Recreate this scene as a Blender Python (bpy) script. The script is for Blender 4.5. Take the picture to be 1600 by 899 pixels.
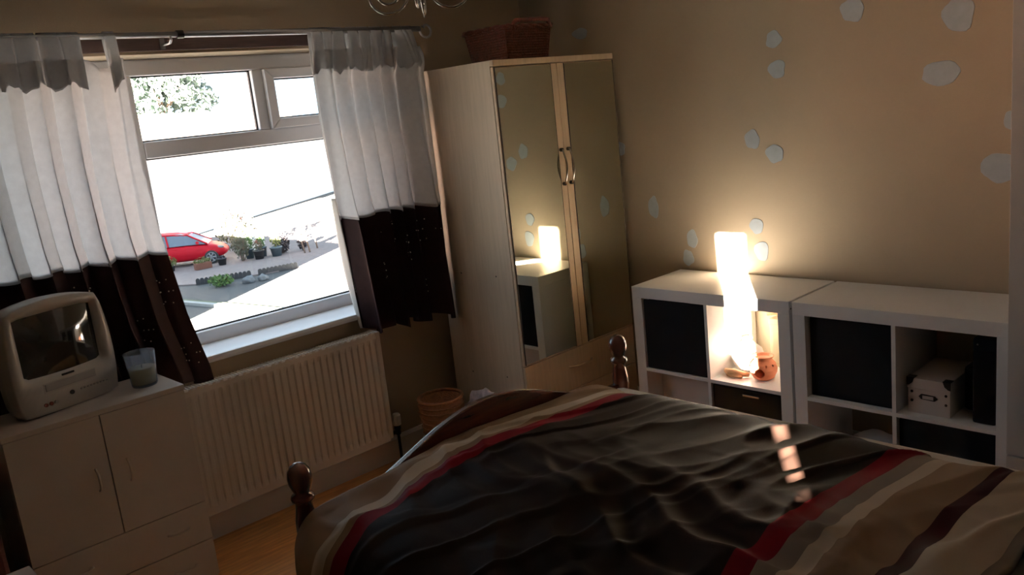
import bpy, bmesh, math, random
from mathutils import Vector, Matrix, noise
from math import sin, cos, pi, radians, sqrt, exp
random.seed(7)
S = bpy.context.scene
C = S.collection
for o in list(bpy.data.objects): bpy.data.objects.remove(o)

# ------------------------------------------------------------ camera
cd = bpy.data.cameras.new('camera'); cam = bpy.data.objects.new('camera', cd); C.objects.link(cam)
right = Vector((0.7177039835, -0.6882246549, -0.1060557233))
down = Vector((-0.219043441, -0.0785558971, -0.9725476554))
fwd = Vector((0.660999972, 0.721232137, -0.2071309769))
m = Matrix((right, -down, -fwd)).transposed().to_4x4()
m.translation = Vector((-3.40271, -3.41844, 1.65960))
cam.matrix_world = m
cd.sensor_width = 36; cd.lens = 1329.76 / 1600 * 36; cd.clip_start = 0.02; cd.clip_end = 500
S.camera = cam
# ------------------------------------------------------------ sky, sun, exposure
w = bpy.data.worlds.new('sky'); S.world = w; w.use_nodes = True
bg = w.node_tree.nodes['Background']
bg.inputs[0].default_value = (0.66, 0.83, 1.0, 1); bg.inputs[1].default_value = 3.5
AZ = Vector((0.8158, 0.5784, 0)); TAN = 0.194          # the low sun comes from behind the camera
sd = bpy.data.lights.new('sun_offscreen', 'SUN'); sd.energy = 1100; sd.angle = radians(0.3); sd.color = (1, 0.89, 0.74)
sun = bpy.data.objects.new('sun_offscreen', sd); C.objects.link(sun); sun.location = (-30, -20, 12)
sun.rotation_euler = (-(AZ - Vector((0, 0, TAN)))).to_track_quat('Z', 'Y').to_euler()
S.view_settings.view_transform = 'Standard'; S.view_settings.look = 'None'
S.view_settings.gamma = 1; S.view_settings.exposure = -0.15; S.view_settings.use_curve_mapping = False
S.cycles.use_denoising = True; S.cycles.max_bounces = 10; S.cycles.diffuse_bounces = 6

# ------------------------------------------------------------ materials
def lin(c): return tuple(((x / 255) / 12.92 if x / 255 <= .04045 else ((x / 255 + .055) / 1.055) ** 2.4) for x in c)
M = {}
def mat(name, col, rough=.6, metal=0, var=.08, scale=12, bump=0, bscale=60, stretch=(1, 1, 1), spec=.5, trans=0, coat=0, sheen=0):
    mt = bpy.data.materials.new(name); mt.use_nodes = True; nt = mt.node_tree; N = nt.nodes; L = nt.links
    b = N['Principled BSDF']; b.inputs['Roughness'].default_value = rough; b.inputs['Metallic'].default_value = metal
    b.inputs['Specular IOR Level'].default_value = spec; b.inputs['Coat Weight'].default_value = coat
    b.inputs['Sheen Weight'].default_value = sheen
    tc = N.new('ShaderNodeTexCoord'); mp = N.new('ShaderNodeMapping'); mp.inputs['Scale'].default_value = stretch
    L.new(tc.outputs['Object'], mp.inputs[0])
    nz = N.new('ShaderNodeTexNoise'); nz.inputs['Scale'].default_value = scale; nz.inputs['Detail'].default_value = 4
    L.new(mp.outputs[0], nz.inputs[0])
    rp = N.new('ShaderNodeValToRGB'); rp.color_ramp.elements[0].position = .3; rp.color_ramp.elements[1].position = .7
    rp.color_ramp.elements[0].color = tuple(c * (1 - var) for c in col) + (1,)
    rp.color_ramp.elements[1].color = tuple(min(1, c * (1 + var)) for c in col) + (1,)
    L.new(nz.outputs[0], rp.inputs[0]); L.new(rp.outputs[0], b.inputs['Base Color'])
    if bump:
        n2 = N.new('ShaderNodeTexNoise'); n2.inputs['Scale'].default_value = bscale; L.new(mp.outputs[0], n2.inputs[0])
        bp = N.new('ShaderNodeBump'); bp.inputs['Strength'].default_value = bump; bp.inputs['Distance'].default_value = .01
        L.new(n2.outputs[0], bp.inputs['Height']); L.new(bp.outputs[0], b.inputs['Normal'])
    if trans:
        tr = N.new('ShaderNodeBsdfTranslucent'); L.new(rp.outputs[0], tr.inputs[0])
        mx = N.new('ShaderNodeMixShader'); mx.inputs[0].default_value = trans
        L.new(b.outputs[0], mx.inputs[1]); L.new(tr.outputs[0], mx.inputs[2])
        L.new(mx.outputs[0], N['Material Output'].inputs[0])
    M[name] = mt; return mt
def glass(name, tint=(1, 1, 1), refl=.06):
    mt = bpy.data.materials.new(name); mt.use_nodes = True; nt = mt.node_tree; N = nt.nodes; L = nt.links
    t = N.new('ShaderNodeBsdfTransparent'); t.inputs[0].default_value = tint + (1,)
    g = N.new('ShaderNodeBsdfGlossy'); g.inputs['Roughness'].default_value = .02
    x = N.new('ShaderNodeMixShader'); x.inputs[0].default_value = refl; L.new(t.outputs[0], x.inputs[1]); L.new(g.outputs[0], x.inputs[2])
    L.new(x.outputs[0], N['Material Output'].inputs[0]); M[name] = mt
glass('window_glass', (.97, .98, .98), .035)
mat('wall_paint', (.385, .305, .212), .85, var=.04, scale=3, bump=.05, bscale=150)
mat('filler', (.41, .45, .48), .9, var=.05, scale=30)
mat('ceiling_paint', (.72, .70, .66), .9, var=.02)
mat('floor_wood', (.62, .30, .10), .5, var=.25, scale=6, stretch=(1, 9, 1), bump=.05, bscale=30)
mat('gloss_white', (.66, .63, .60), .35, var=.02)
mat('upvc', (.80, .81, .84), .22, var=.015)
mat('gasket', (.02, .02, .022), .6)
mat('dark_band', (.09, .055, .05), .6, var=.2, stretch=(1, 12, 12))
mat('steel', (.42, .42, .44), .35, metal=.9, var=.05)
mat('chrome', (.5, .48, .45), .2, metal=1, var=.02)
mat('curtain_white', (.76, .765, .78), .9, var=.04, scale=40, bump=.25, bscale=400, trans=.56)
mat('curtain_lining', (.80, .78, .75), .9, var=.03, trans=.4)
mat('curtain_brown', (.030, .010, .011), .75, var=.2, scale=30, trans=.25, spec=.3)
mat('bead', (.85, .72, .58), .35, metal=.3)
mat('radiator_paint', (.62, .56, .50), .4, var=.02)
mat('valve_black', (.03, .025, .022), .4)
mat('copper', (.25, .12, .07), .4, metal=.9)
mat('cabinet_white', (.56, .50, .46), .5, var=.03)
mat('tv_silver', (.50, .48, .46), .38, metal=.25, var=.03)
mat('tv_dark', (.025, .025, .027), .5)
mat('tv_screen', (.018, .017, .016), .06, var=.02, spec=.6)
mat('tv_panel', (.34, .33, .33), .4, metal=.2)
mat('tv_jack', (.22, .05, .03), .4)
mat('wax', (.80, .70, .40), .5, var=.06, trans=.1)
mat('maple', (.58, .44, .29), .5, var=.08, scale=5, stretch=(14, 14, 1))
mat('maple_side', (.54, .43, .31), .5, var=.07, scale=5, stretch=(14, 14, 1))
mat('mirror', (.74, .76, .66), .015, metal=1, var=.003)
mat('dark_gap', (.03, .02, .015), .8)
mat('wicker_red', (.11, .024, .012), .5, var=.35, scale=50, bump=.4, bscale=120)
mat('wicker_tan', (.24, .09, .03), .55, var=.25, scale=60, bump=.3, bscale=150)
mat('bag', (.55, .45, .46), .6, var=.35, scale=28)
mat('mahogany', (.075, .017, .010), .22, var=.35, scale=8, stretch=(1, 10, 10), coat=.4)
mat('mahogany_post', (.085, .019, .011), .2, var=.3, scale=8, stretch=(10, 10, 1), coat=.5)
mat('mattress', (.55, .50, .44), .9)
mat('pillow', (.16, .15, .15), .9, var=.08, bump=.1, bscale=30)
mat('pillow_cream', (.5, .45, .39), .9, var=.05, bump=.1, bscale=30)
mat('shelf_white', (.86, .85, .84), .35, var=.015)
mat('box_black', (.008, .008, .011), .8, var=.2, bump=.15, bscale=400, spec=.15)
mat('box_gloss', (.006, .006, .008), .2, var=.1, spec=.25)
mat('box_white', (.60, .53, .49), .7, var=.03)
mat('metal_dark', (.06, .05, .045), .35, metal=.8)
mat('terracotta', (.52, .17, .08), .75, var=.1, scale=25, bump=.1, bscale=120)
mat('soot', (.03, .02, .016), .9)
mat('cream_card', (.62, .52, .34), .7, var=.08)
mat('driftwood', (.42, .24, .12), .75, var=.3, scale=20, bump=.2)
mat('ornament_white', (.82, .80, .76), .4)
mat('cupboard_white', (.66, .64, .62), .5, var=.02)
mat('dark_red', (.07, .008, .006), .7, var=.2)
mat('paper_white', (.75, .77, .8), .6)
mat('landing_paint', (.55, .50, .42), .9)
# outside
mat('asphalt', (.042, .042, .042), .9, var=.15, scale=3, bump=.1)
mat('drive', (.15, .12, .115), .9, var=.15, scale=6)
mat('lawn', (.06, .08, .03), .9, var=.3)
mat('kerb', (.25, .25, .24), .9)
mat('render_white', (.74, .73, .71), .9, var=.03)
mat('roof_tile', (.10, .085, .08), .8, var=.12)
mat('brick', (.11, .065, .048), .9, var=.2)
mat('pane_net', (.50, .50, .49), .3)
mat('car_red', (.36, .006, .016), .45, var=.03, spec=.15)
mat('car_glass', (.09, .12, .16), .3, var=.02, spec=.4)
mat('tyre', (.02, .02, .022), .8)
mat('alloy', (.16, .16, .17), .5)
mat('leaf_green', (0.055, 0.11, 0.025), .7, var=.4, scale=3, trans=.2)
mat('leaf_dull', (0.085, 0.085, 0.055), .7, var=.4, scale=3, trans=.2)
mat('leaf_yellow', (0.13, 0.14, 0.045), .7, var=.3, scale=3, trans=.2)
mat('leaf_dark', (0.03, 0.025, 0.032), .7, var=.4, scale=3)
mat('leaf_tree', (0.1, 0.13, 0.11), .7, var=.4, scale=.8, trans=.2)
mat('flower', (.20, .08, .06), .7, var=.4, scale=4)
mat('pot_blue', (.06, .09, .11), .5)
mat('pot_dark', (.02, .02, .023), .6)
mat('pot_terra', (.14, .05, .03), .8)
mat('bark', (.12, .08, .06), .9)
mat('stone', (.09, .10, .11), .9, var=.2)

# ------------------------------------------------------------ helpers
MW = {}
def thing(name, label, cat, loc=(0, 0, 0), rz=0, group=None, kind=None):
    o = bpy.data.objects.new(name, None); C.objects.link(o); o.empty_display_size = .1
    o.location = loc; o.rotation_euler = (0, 0, rz)
    MW[o] = Matrix.Translation(loc) @ Matrix.Rotation(rz, 4, 'Z')
    tag(o, label, cat, group, kind); return o
def tag(o, label=None, cat=None, group=None, kind=None):
    if label: o['label'] = label
    if cat: o['category'] = cat
    if group: o['group'] = group
    if kind: o['kind'] = kind
    return o
def bm_new(): return bmesh.new()
def box(bm, x0, x1, y0, y1, z0, z1):
    x0, x1 = min(x0, x1), max(x0, x1); y0, y1 = min(y0, y1), max(y0, y1); z0, z1 = min(z0, z1), max(z0, z1)
    v = [bm.verts.new(p) for p in ((x0,y0,z0),(x1,y0,z0),(x1,y1,z0),(x0,y1,z0),(x0,y0,z1),(x1,y0,z1),(x1,y1,z1),(x0,y1,z1))]
    for f in ((0,3,2,1),(4,5,6,7),(0,1,5,4),(1,2,6,5),(2,3,7,6),(3,0,4,7)): bm.faces.new([v[i] for i in f])
    return bm
def lathe(bm, prof, c=(0, 0), n=24, cap=True):
    rings = []
    for r, z in prof:
        rings.append([bm.verts.new((c[0] + r * cos(2*pi*i/n), c[1] + r * sin(2*pi*i/n), z)) for i in range(n)])
    for a, b in zip(rings, rings[1:]):
        for i in range(n): bm.faces.new((a[i], a[(i+1) % n], b[(i+1) % n], b[i]))
    if cap:
        if prof[0][0] > 1e-5: bm.faces.new(list(reversed(rings[0])))
        if prof[-1][0] > 1e-5: bm.faces.new(rings[-1])
    return bm
def tube(bm, pts, r, n=8, closed=False):
    pts = [Vector(p) for p in pts]; rings = []; prev = None
    for i, p in enumerate(pts):
        if closed: t = pts[(i+1) % len(pts)] - pts[i-1]
        else: t = pts[min(i+1, len(pts)-1)] - pts[max(i-1, 0)]
        t.normalize()
        if prev is None:
            a = Vector((0, 0, 1)) if abs(t.z) < .9 else Vector((1, 0, 0)); u = t.cross(a).normalized()
        else: u = (prev - t * prev.dot(t)).normalized()
        prev = u; v = t.cross(u); rr = r[i] if isinstance(r, (list, tuple)) else r
        rings.append([bm.verts.new(p + u * rr * cos(2*pi*k/n) + v * rr * sin(2*pi*k/n)) for k in range(n)])
    rg = list(zip(rings, rings[1:])) + ([(rings[-1], rings[0])] if closed else [])
    for a, b in rg:
        for k in range(n): bm.faces.new((a[k], a[(k+1) % n], b[(k+1) % n], b[k]))
    if not closed: bm.faces.new(list(reversed(rings[0]))); bm.faces.new(rings[-1])
    return bm
def prism(bm, poly, axis, a, b):
    """extrude a 2-D polygon along axis 'x','y' or 'z' from a to b"""
    def P(u, v, w):
        return {'x': (w, u, v), 'y': (u, w, v), 'z': (u, v, w)}[axis]
    A = [bm.verts.new(P(u, v, a)) for u, v in poly]; B = [bm.verts.new(P(u, v, b)) for u, v in poly]
    n = len(poly)
    bm.faces.new(A); bm.faces.new(list(reversed(B)))
    for i in range(n): bm.faces.new((A[i], B[i], B[(i+1) % n], A[(i+1) % n]))
    return bm
def grid(bm, f, nu, nv):
    V = [[bm.verts.new(f(i / nu, j / nv)) for j in range(nv + 1)] for i in range(nu + 1)]
    for i in range(nu):
        for j in range(nv): bm.faces.new((V[i][j], V[i+1][j], V[i+1][j+1], V[i][j+1]))
    return V
def obj(name, bm, mt, parent=None, world=True, bevel=0, smooth=False, seg=2, solid=0):
    bmesh.ops.recalc_face_normals(bm, faces=bm.faces)
    me = bpy.data.meshes.new(name); bm.to_mesh(me); bm.free()
    o = bpy.data.objects.new(name, me); C.objects.link(o)
    me.materials.append(M[mt] if isinstance(mt, str) else mt)
    if parent is not None:
        o.parent = parent
        root = MW.get(parent)
        if world and root is not None: me.transform(root.inverted())
        MW[o] = root if root is not None else Matrix.Identity(4)
    else: MW[o] = Matrix.Identity(4)
    if smooth:
        for p in me.polygons: p.use_smooth = True
    if solid:
        md = o.modifiers.new('solid', 'SOLIDIFY'); md.thickness = solid; md.offset = 0
    if bevel:
        md = o.modifiers.new('bevel', 'BEVEL'); md.width = bevel; md.segments = seg; md.limit_method = 'ANGLE'
        md.harden_normals = False
    return o
def bx(name, d, mt, parent=None, world=True, bevel=0, **k):
    return obj(name, box(bm_new(), *d), mt, parent, world, bevel, **k)
def struct(name, o, label=None):
    o['kind'] = 'structure'
    if label: o['label'] = label
    return o
def add_fix(parent, o): return o

# ------------------------------------------------------------ room shell
XL, YB, H = -3.95, -3.75, 2.35
WX0, WX1, WZ0, WZ1 = -2.75, -0.95, 0.775, 2.005
struct('floor', bx('floor', (-5.1, 0.0, -5.8, 0.0, -.1, 0), 'floor_wood'), 'orange brown wooden floor of the bedroom')
struct('ceiling', bx('ceiling', (-5.1, 0.15, -5.8, 0.3, H, H + .1), 'ceiling_paint'), 'plain white painted ceiling')
b = bm_new()
box(b, XL - .1, WX0, 0, .3, -.1, H); box(b, WX1, .15, 0, .3, -.1, H)
box(b, WX0, WX1, 0, .3, WZ1, H); box(b, WX0, WX1, 0, .3, -.1, WZ0)
struct('wall_front', obj('wall_front', b, 'wall_paint'), 'beige painted wall around the window')
wr = struct('wall_right', bx('wall_right', (0, .15, YB - .1, 0, -.1, H), 'wall_paint'), 'beige painted wall dotted with pale filler patches')
struct('wall_left', bx('wall_left', (XL - .1, XL, YB, 0, -.1, H), 'wall_paint'), 'beige painted side wall beyond the television cabinet')
b = bm_new(); box(b, -3.08, 0, YB - .1, YB, -.1, H); box(b, XL, -3.08, YB - .1, YB, 2.2, H); box(b, XL - .1, XL, YB - .1, YB, -.1, H)
struct('wall_back', obj('wall_back', b, 'wall_paint'), 'beige painted wall behind the bed with a doorway')
# landing beyond the doorway, with the tall slit of a window the sun comes through
struct('wall_landing', bx('wall_landing', (-5.1, -2.5, -5.8, -5.7, -.1, H), 'landing_paint'), 'plain wall at the back of the landing')
struct('wall_landing_right', bx('wall_landing_right', (-2.6, -2.5, -5.7, YB - .1, -.1, H), 'landing_paint'), 'plain side wall of the landing')
struct('wall_landing_front', bx('wall_landing_front', (-5.1, XL - .1, YB - .1, YB, -.1, H), 'landing_paint'), 'plain wall of the landing beside the doorway')
yc = -2.17 + .709 * (-5.0 + 1.226)
hole = [(-.045, 1.483), (.04, 1.483), (.04, 1.55), (.11, 1.63), (.13, 2.17), (-.05, 2.17), (-.045, 1.6)]
b = bm_new()
outer = [(-5.7, -.1), (YB - .1, -.1), (YB - .1, H), (-5.7, H)]
for xw in (-5.06, -5.0):
    es = []
    for poly in (outer, [(yc + a, z) for a, z in hole]):
        vs = [b.verts.new((xw, a, z)) for a, z in poly]
        es += [b.edges.new((vs[i], vs[(i + 1) % len(vs)])) for i in range(len(vs))]
    bmesh.ops.triangle_fill(b, use_beauty=True, edges=es)
struct('wall_landing_left', obj('wall_landing_left', b, 'landing_paint'), 'landing wall with a tall narrow window slit')
# skirting
b = bm_new(); prism(b, [(0, 0), (-.018, 0), (-.018, .105), (-.008, .12), (0, .12)], 'x', XL, 0)
struct('baseboard_front', obj('baseboard_front', b, 'gloss_white'), 'white gloss skirting board under the radiator')
b = bm_new(); prism(b, [(0, 0), (-.018, 0), (-.018, .105), (-.008, .12), (0, .12)], 'y', YB, 0)
struct('baseboard_right', obj('baseboard_right', b, 'gloss_white'), 'white skirting board along the patched wall')
# filler patches
pats = [(-1.845,1.887,.052,.053),(-2.235,1.812,.06,.066),(-1.502,1.817,.041,.039),(-1.512,1.694,.046,.042),(-2.174,1.609,.076,.05),
 (-1.38,1.404,.040,.047),(-1.486,1.338,.047,.044),(-2.41,1.424,.025,.036),(-2.375,1.257,.066,.06),(-.809,1.095,.034,.06),(-1.379,1.016,.036,.038),
 (-1.399,.902,.042,.05),(-1.029,.944,.033,.05),(-1.0,.848,.033,.044),(-.622,1.394,.042,.039),(-.427,1.985,.055,.031)]
for k, (py, pz, ry, rz) in enumerate(pats):
    b = bm_new(); n = 22; ph = random.random() * 6
    ring = []
    for i in range(n):
        a = 2*pi*i/n; q = .92 + .16 * noise.noise(Vector((cos(a) * 1.3 + k * 3.1, sin(a) * 1.3, ph)))
        q *= 1 + .05 * sin(3 * a + ph) + .04 * cos(5 * a - ph)
        ring.append((py + ry * q * cos(a), pz + rz * q * sin(a)))
    prism(b, ring, 'x', -.0025, .0)
    obj('filler_patch', b, 'filler', wr, bevel=.001)

# ------------------------------------------------------------ window
W1 = thing('window_1', 'white plastic framed window with two top lights above a wide pane', None, (WX0, .2, WZ0), kind='structure')
fy0, fy1 = .18, .25
def frame_bar(name, d, bev=.006): return bx(name, d, 'upvc', W1, bevel=bev)
frame_bar('frame_head', (WX0, WX1, fy0, fy1, 1.94, 2.005)); frame_bar('frame_sill', (WX0, WX1, fy0, fy1, WZ0, .845))
frame_bar('frame_jamb', (WX0, WX0 + .07, fy0, fy1, .845, 1.94)); frame_bar('frame_jamb', (WX1 - .07, WX1, fy0, fy1, .845, 1.94))
frame_bar('mullion', (-2.13, -2.052, fy0, fy1, .845, 1.94))
frame_bar('transom', (-2.052, WX1 - .07, fy0, fy1, 1.607, 1.676))
frame_bar('mullion', (-1.525, -1.446, fy0, fy1, 1.676, 1.94))
def pane(x0, x1, z0, z1, y=.215):
    g = bx('pane', (x0 - .005, x1 + .005, y, y + .006, z0 - .005, z1 + .005), 'window_glass', W1)
    b = bm_new(); t = .006
    box(b, x0, x1, y - .012, y, z1 - t, z1); box(b, x0, x1, y - .012, y, z0, z0 + t)
    box(b, x0, x0 + t, y - .012, y, z0, z1); box(b, x1 - t, x1, y - .012, y, z0, z1)
    obj('gasket', b, 'gasket', g)
pane(-2.052, -1.525, 1.676, 1.94); pane(-2.052, WX1 - .07, .845, 1.607); pane(WX0 + .07, -2.13, .845, 1.94)
# top hung opener
b = bm_new(); ox0, ox1, oz0, oz1 = -1.476, -1.01, 1.675, 1.940; t = .044
def mitre(b, y0, y1):
    O = [(ox0, oz0), (ox1, oz0), (ox1, oz1), (ox0, oz1)]; I = [(ox0 + t, oz0 + t), (ox1 - t, oz0 + t), (ox1 - t, oz1 - t), (ox0 + t, oz1 - t)]
    for k in range(4):
        k2 = (k + 1) % 4
        prism(b, [O[k], O[k2], I[k2], I[k]], 'y', y0, y1)
mitre(b, .155, .2)
obj('opening_sash', b, 'upvc', W1, bevel=.005)
pane(ox0 + t, ox1 - t, oz0 + t, oz1 - t, .19)
b = bm_new(); pr = [(.19, .752), (.19, .787), (-.02, .787), (-.033, .783), (-.038, .770), (-.033, .757), (-.02, .752)]
prism(b, pr, 'x', WX0 - .03, WX1 + .03)
struct('trim_1', obj('trim_1', b, 'upvc', bevel=.002), 'white window sill board with a rounded front edge')

# ------------------------------------------------------------ curtain rail
R = thing('curtain_rail', 'slim grey metal curtain rail above the window', 'curtain rail', (-1.9, -.1, 2.065))
b = bm_new(); tube(b, [(-3.15, -.1, 2.065), (-1.93, -.1, 2.065)], .0105, 12); obj('rod', b, 'steel', R, smooth=True)
b = bm_new(); tube(b, [(-1.95, -.1, 2.065), (-.775, -.1, 2.065)], .0125, 12); obj('rod', b, 'steel', R, smooth=True)
b = bm_new(); tube(b, [(-1.955, -.1, 2.065), (-1.93, -.1, 2.065)], .0155, 12); obj('joint_collar', b, 'metal_dark', R)
b = bm_new(); pts = []
for i in range(26):
    a = pi * 1.0 + i / 25 * 1.75 * pi; r = .038 - .016 * i / 25
    pts.append((-.735 + r * cos(a), -.1, 2.058 + r * sin(a)))
tube(b, pts, [.006] * 25 + [.010], 8); obj('finial', b, 'steel', R, smooth=True)
for xb in (-2.85, -1.985, -.83):
    b = bm_new(); tube(b, [(xb, -.0195, 2.035), (xb, -.1, 2.035), (xb, -.112, 2.045), (xb, -.114, 2.06)], .005, 8)
    box(b, xb - .009, xb + .009, -.028, -.0195, 2.02, 2.06); obj('bracket', b, 'steel', R)
tag(bx('rail_band', (-3.0, -.80, -.020, 0, 2.016, 2.062), 'dark_band'), 'dark brown band on the wall behind the curtain rail', 'dark_band')  # thin dark brown band on the wall, just under rail height

# ------------------------------------------------------------ curtains
def smoothstep(a, b, x):
    t = max(0, min(1, (x - a) / (b - a))); return t * t * (3 - 2 * t)
def make_curtain(label, pos, zseam, tabs, ztop, nu, circ, lining=False):
    """pos(u, z) -> Vector; u from 0 to 1 across"""
    base = pos(.5, .7); T = thing('curtain', label, 'curtain', (base.x, base.y, .70), group='pair of window curtains')
    def up(u, v):
        zb = zseam(u); z = ztop(u) + (zb - .012 - ztop(u)) * v; p = pos(u, z); p.z = z
        p.y -= .004 * smoothstep(.9, 1, v); return p
    b = bm_new(); grid(b, up, nu, 40); obj('upper_panel', b, 'curtain_white', T, smooth=True, solid=.0015)
    def lo(u, v):
        zb = zseam(u); zh = pos(u, .0, True); z = zb + (zh - zb) * v; p = pos(u, z); p.z = z; p.y += .003; return p
    b = bm_new(); grid(b, lo, nu, 30); obj('lower_panel', b, 'curtain_brown', T, smooth=True, solid=.0015)
    for (u0, u1, lean) in tabs:
        def tb(a, v):
            u = u0 + (u1 - u0) * a
            zt = ztop(u) - .090 - .012 * sin(u * 61) - .006 * sin(u * 170); s = v * 2 - 1                       # loop: up the front, round the rod, down the back
            p = pos(u, zt); xr = p.x + lean
            if s < 0:
                q = -s; z = 2.068 + (zt - 2.068) * q; yy = -.116 + (p.y - .003 + .116) * q; x = xr + (p.x - xr) * q
            else:
                q = s; z = 2.068 + (zt - 2.068) * q; yy = -.084 + (p.y + .004 + .084) * q; x = xr + (p.x - xr) * q
            if abs(s) < .12: z += .012 * cos(s / .12 * pi / 2); yy = -.1 + .018 * s / .12
            return Vector((x, yy, z))
        b = bm_new(); grid(b, tb, 6, 40); obj('hanging_tab', b, 'curtain_white', T, smooth=True, solid=.0012)
    b = bm_new()
    for (uc, zc, rad) in circ:
        for q in range(3):
            r = rad * (1 - .28 * q); n = int(r / .0085)
            for i in range(n):
                a = 2 * pi * i / n; x0 = pos(uc, zc); x1 = pos(min(1, uc + .02), zc); du = .02 / max(.004, (x1 - x0).length)
                du = min(du, 1.8)
                u = uc + r * cos(a) * du; z = zc + r * sin(a)
                if u < .01 or u > .99 or z > zseam(u) - .01: continue
                p = pos(u, z); p.z = z; p.y -= .0025
                m4 = Matrix.Translation(p); bmesh.ops.create_icosphere(b, subdivisions=1, radius=.0030, matrix=m4)
    tag(obj('bead', b, 'bead', T), 'pale beads sewn in circles on the brown band', kind='stuff')
    if lining:
        def ln(u, v):
            z = 1.34 + (pos(0, 0, True) - 1.34) * v; p = pos(0, z); p.z = z
            return Vector((p.x - .012 * u, p.y + .002 + .045 * u * (.4 + .6 * sin(pi * v)), z))
        b = bm_new(); grid(b, ln, 4, 40); obj('lining_edge', b, 'curtain_lining', T, smooth=True, solid=.001)
    return T
def interp(tb, z):
    for (z0, a), (z1, c) in zip(tb, tb[1:]):
        if z <= z0 and z >= z1: return a + (c - a) * (z0 - z) / (z0 - z1)
    return tb[0][1] if z > tb[0][0] else tb[-1][1]
RE = [(2.07, -2.17), (1.95, -2.175), (1.61, -2.185), (1.34, -2.175), (1.0, -2.135), (.763, -2.085), (.70, -2.08)]
def posL(u, z, hem=False):
    if hem: return .715 + .012 * sin(u * 37) + .05 * (1 - smoothstep(.0, .4, 1 - u)) * 0
    xr = interp(RE, z); xl = -3.12
    low = smoothstep(2.0, .7, z)
    amp = (.026 + .030 * low) * (.75 + .35 * sin(u * 17 + 1))
    ph = u * 2 * pi * 8.5 + 1.1 * sin(u * 9) + .45 * sin(z * 3 + u * 5)
    x = xl + (xr - xl) * u + .016 * sin(2 * ph) * (.3 + .7 * low)
    y = -.106 + amp * sin(ph) * (1 if u < .97 else .6)
    return Vector((x, max(-.168, min(-.045, y)), z))
make_curtain('white tab top curtain with brown beaded band hanging behind the television', posL, lambda u: 1.262 + .008 * sin(u * 55),
  [(.005 + .078 * k, .005 + .078 * k + .074, 0) for k in range(11)] + [(.945, .995, -.006)],
  lambda u: 1.985 - (.035 * smoothstep(.86, .90, u) * (1 - smoothstep(.93, .97, u))), 220,
  [(.965, 1.10, .055), (.84, .97, .06), (.975, .835, .045), (.66, 1.13, .06), (.55, .9, .06)], lining=False)
RL = [(2.07, -1.375), (1.7, -1.375), (1.37, -1.357), (1.25, -1.345), (1.0, -1.325), (.7, -1.298)]
RRr = [(2.07, -.775), (1.95, -.80), (1.86, -.850), (1.25, -.852), (.65, -.852)]
def posR(u, z, hem=False):
    if hem: return .700 + .018 * sin(u * 23 + 1.0) + .03 * smoothstep(.28, .36, u) * (1 - smoothstep(.36, .46, u)) - .012 * u
    x0 = interp(RL, z); x1 = interp(RRr, z)
    low = smoothstep(2.0, .7, z); amp = .026 + .028 * low
    ph = u * 2 * pi * 6.3 + .7 * sin(u * 8 + 1) + .3 * sin(z * 2.5 + u * 4)
    x = x0 + (x1 - x0) * u
    y = -.104 + amp * sin(ph) * (.6 if u < .03 else 1)
    y -= (.10 + .03 * low) * smoothstep(.72, 1.0, u) * smoothstep(2.05, 1.86, z)
    if u < .08 : y = y + .02 * (1 - u / .08)
    return Vector((x + .010 * sin(2 * ph) * low * (1 if u < .9 else 0), min(-.047, y), z))
make_curtain('white tab top curtain with brown beaded band hanging next to the mirrored wardrobe', posR, lambda u: 1.252 + .007 * sin(u * 48),
  [(.0, .095, 0), (.10, .19, 0), (.20, .30, 0), (.345, .44, 0), (.45, .56, 0), (.57, .68, 0), (.69, .765, 0), (.80, .88, .0), (.89, .985, .0)],
  lambda u: 1.985 - (.055 * smoothstep(.30, .315, u) * (1 - smoothstep(.325, .345, u))), 180,
  [(.45, 1.15, .05), (.62, 1.06, .06), (.80, 1.13, .055), (.78, .86, .05), (.30, .98, .05)], lining=True)

# ------------------------------------------------------------ radiator
RD = thing('radiator', 'white ribbed panel radiator under the window', 'radiator', (-1.8, -.08, .15))
rx0, rx1, rz0, rz1 = -2.42, -1.247, .15, .695
b = bm_new(); n = 34
prof = []
for i in range(n):
    x = rx0 + .02 + (rx1 - rx0 - .04) * i / n; d = (rx1 - rx0 - .04) / n
    prof += [(x, 0), (x + d * .25, 0), (x + d * .4, 1), (x + d * .75, 1), (x + d * .9, 0)]
prof.append((rx1 - .02, 0))
zz = [(rz0, 0), (rz0 + .03, 0), (rz0 + .055, 1), (rz1 - .055, 1), (rz1 - .03, 0), (rz1 - .008, 0), (rz1, .6)]
V = [[b.verts.new((x, -.110 + .009 * a * c + (.010 if False else 0), z)) for z, c in zz] for x, a in prof]
for i in range(len(prof) - 1):
    for j in range(len(zz) - 1): b.faces.new((V[i][j], V[i+1][j], V[i+1][j+1], V[i][j+1]))
obj('front_panel', b, 'radiator_paint', RD, smooth=False)
bx('side_panel', (rx1 - .022, rx1, -.112, -.035, rz0 + .01, rz1), 'radiator_paint', RD, bevel=.004)
bx('side_panel', (rx0, rx0 + .022, -.112, -.035, rz0 + .01, rz1), 'radiator_paint', RD, bevel=.004)
b = bm_new(); box(b, rx0, rx1, -.108, -.036, rz1 - .012, rz1 - .006)
for i in range(80):
    x = rx0 + .02 + (rx1 - rx0 - .04) * i / 80; box(b, x, x + .006, -.10, -.04, rz1 - .006, rz1 - .001)
obj('top_grille', b, 'radiator_paint', RD)
bx('back_panel', (rx0 + .02, rx1 - .02, -.045, -.035, rz0, rz1 - .02), 'radiator_paint', RD)
bx('wall_bracket', (-2.1, -2.07, -.04, -.001, .3, .6), 'radiator_paint', RD); bx('wall_bracket', (-1.5, -1.47, -.04, -.001, .3, .6), 'radiator_paint', RD)
b = bm_new(); vx, vy = -1.196, -.075
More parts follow.
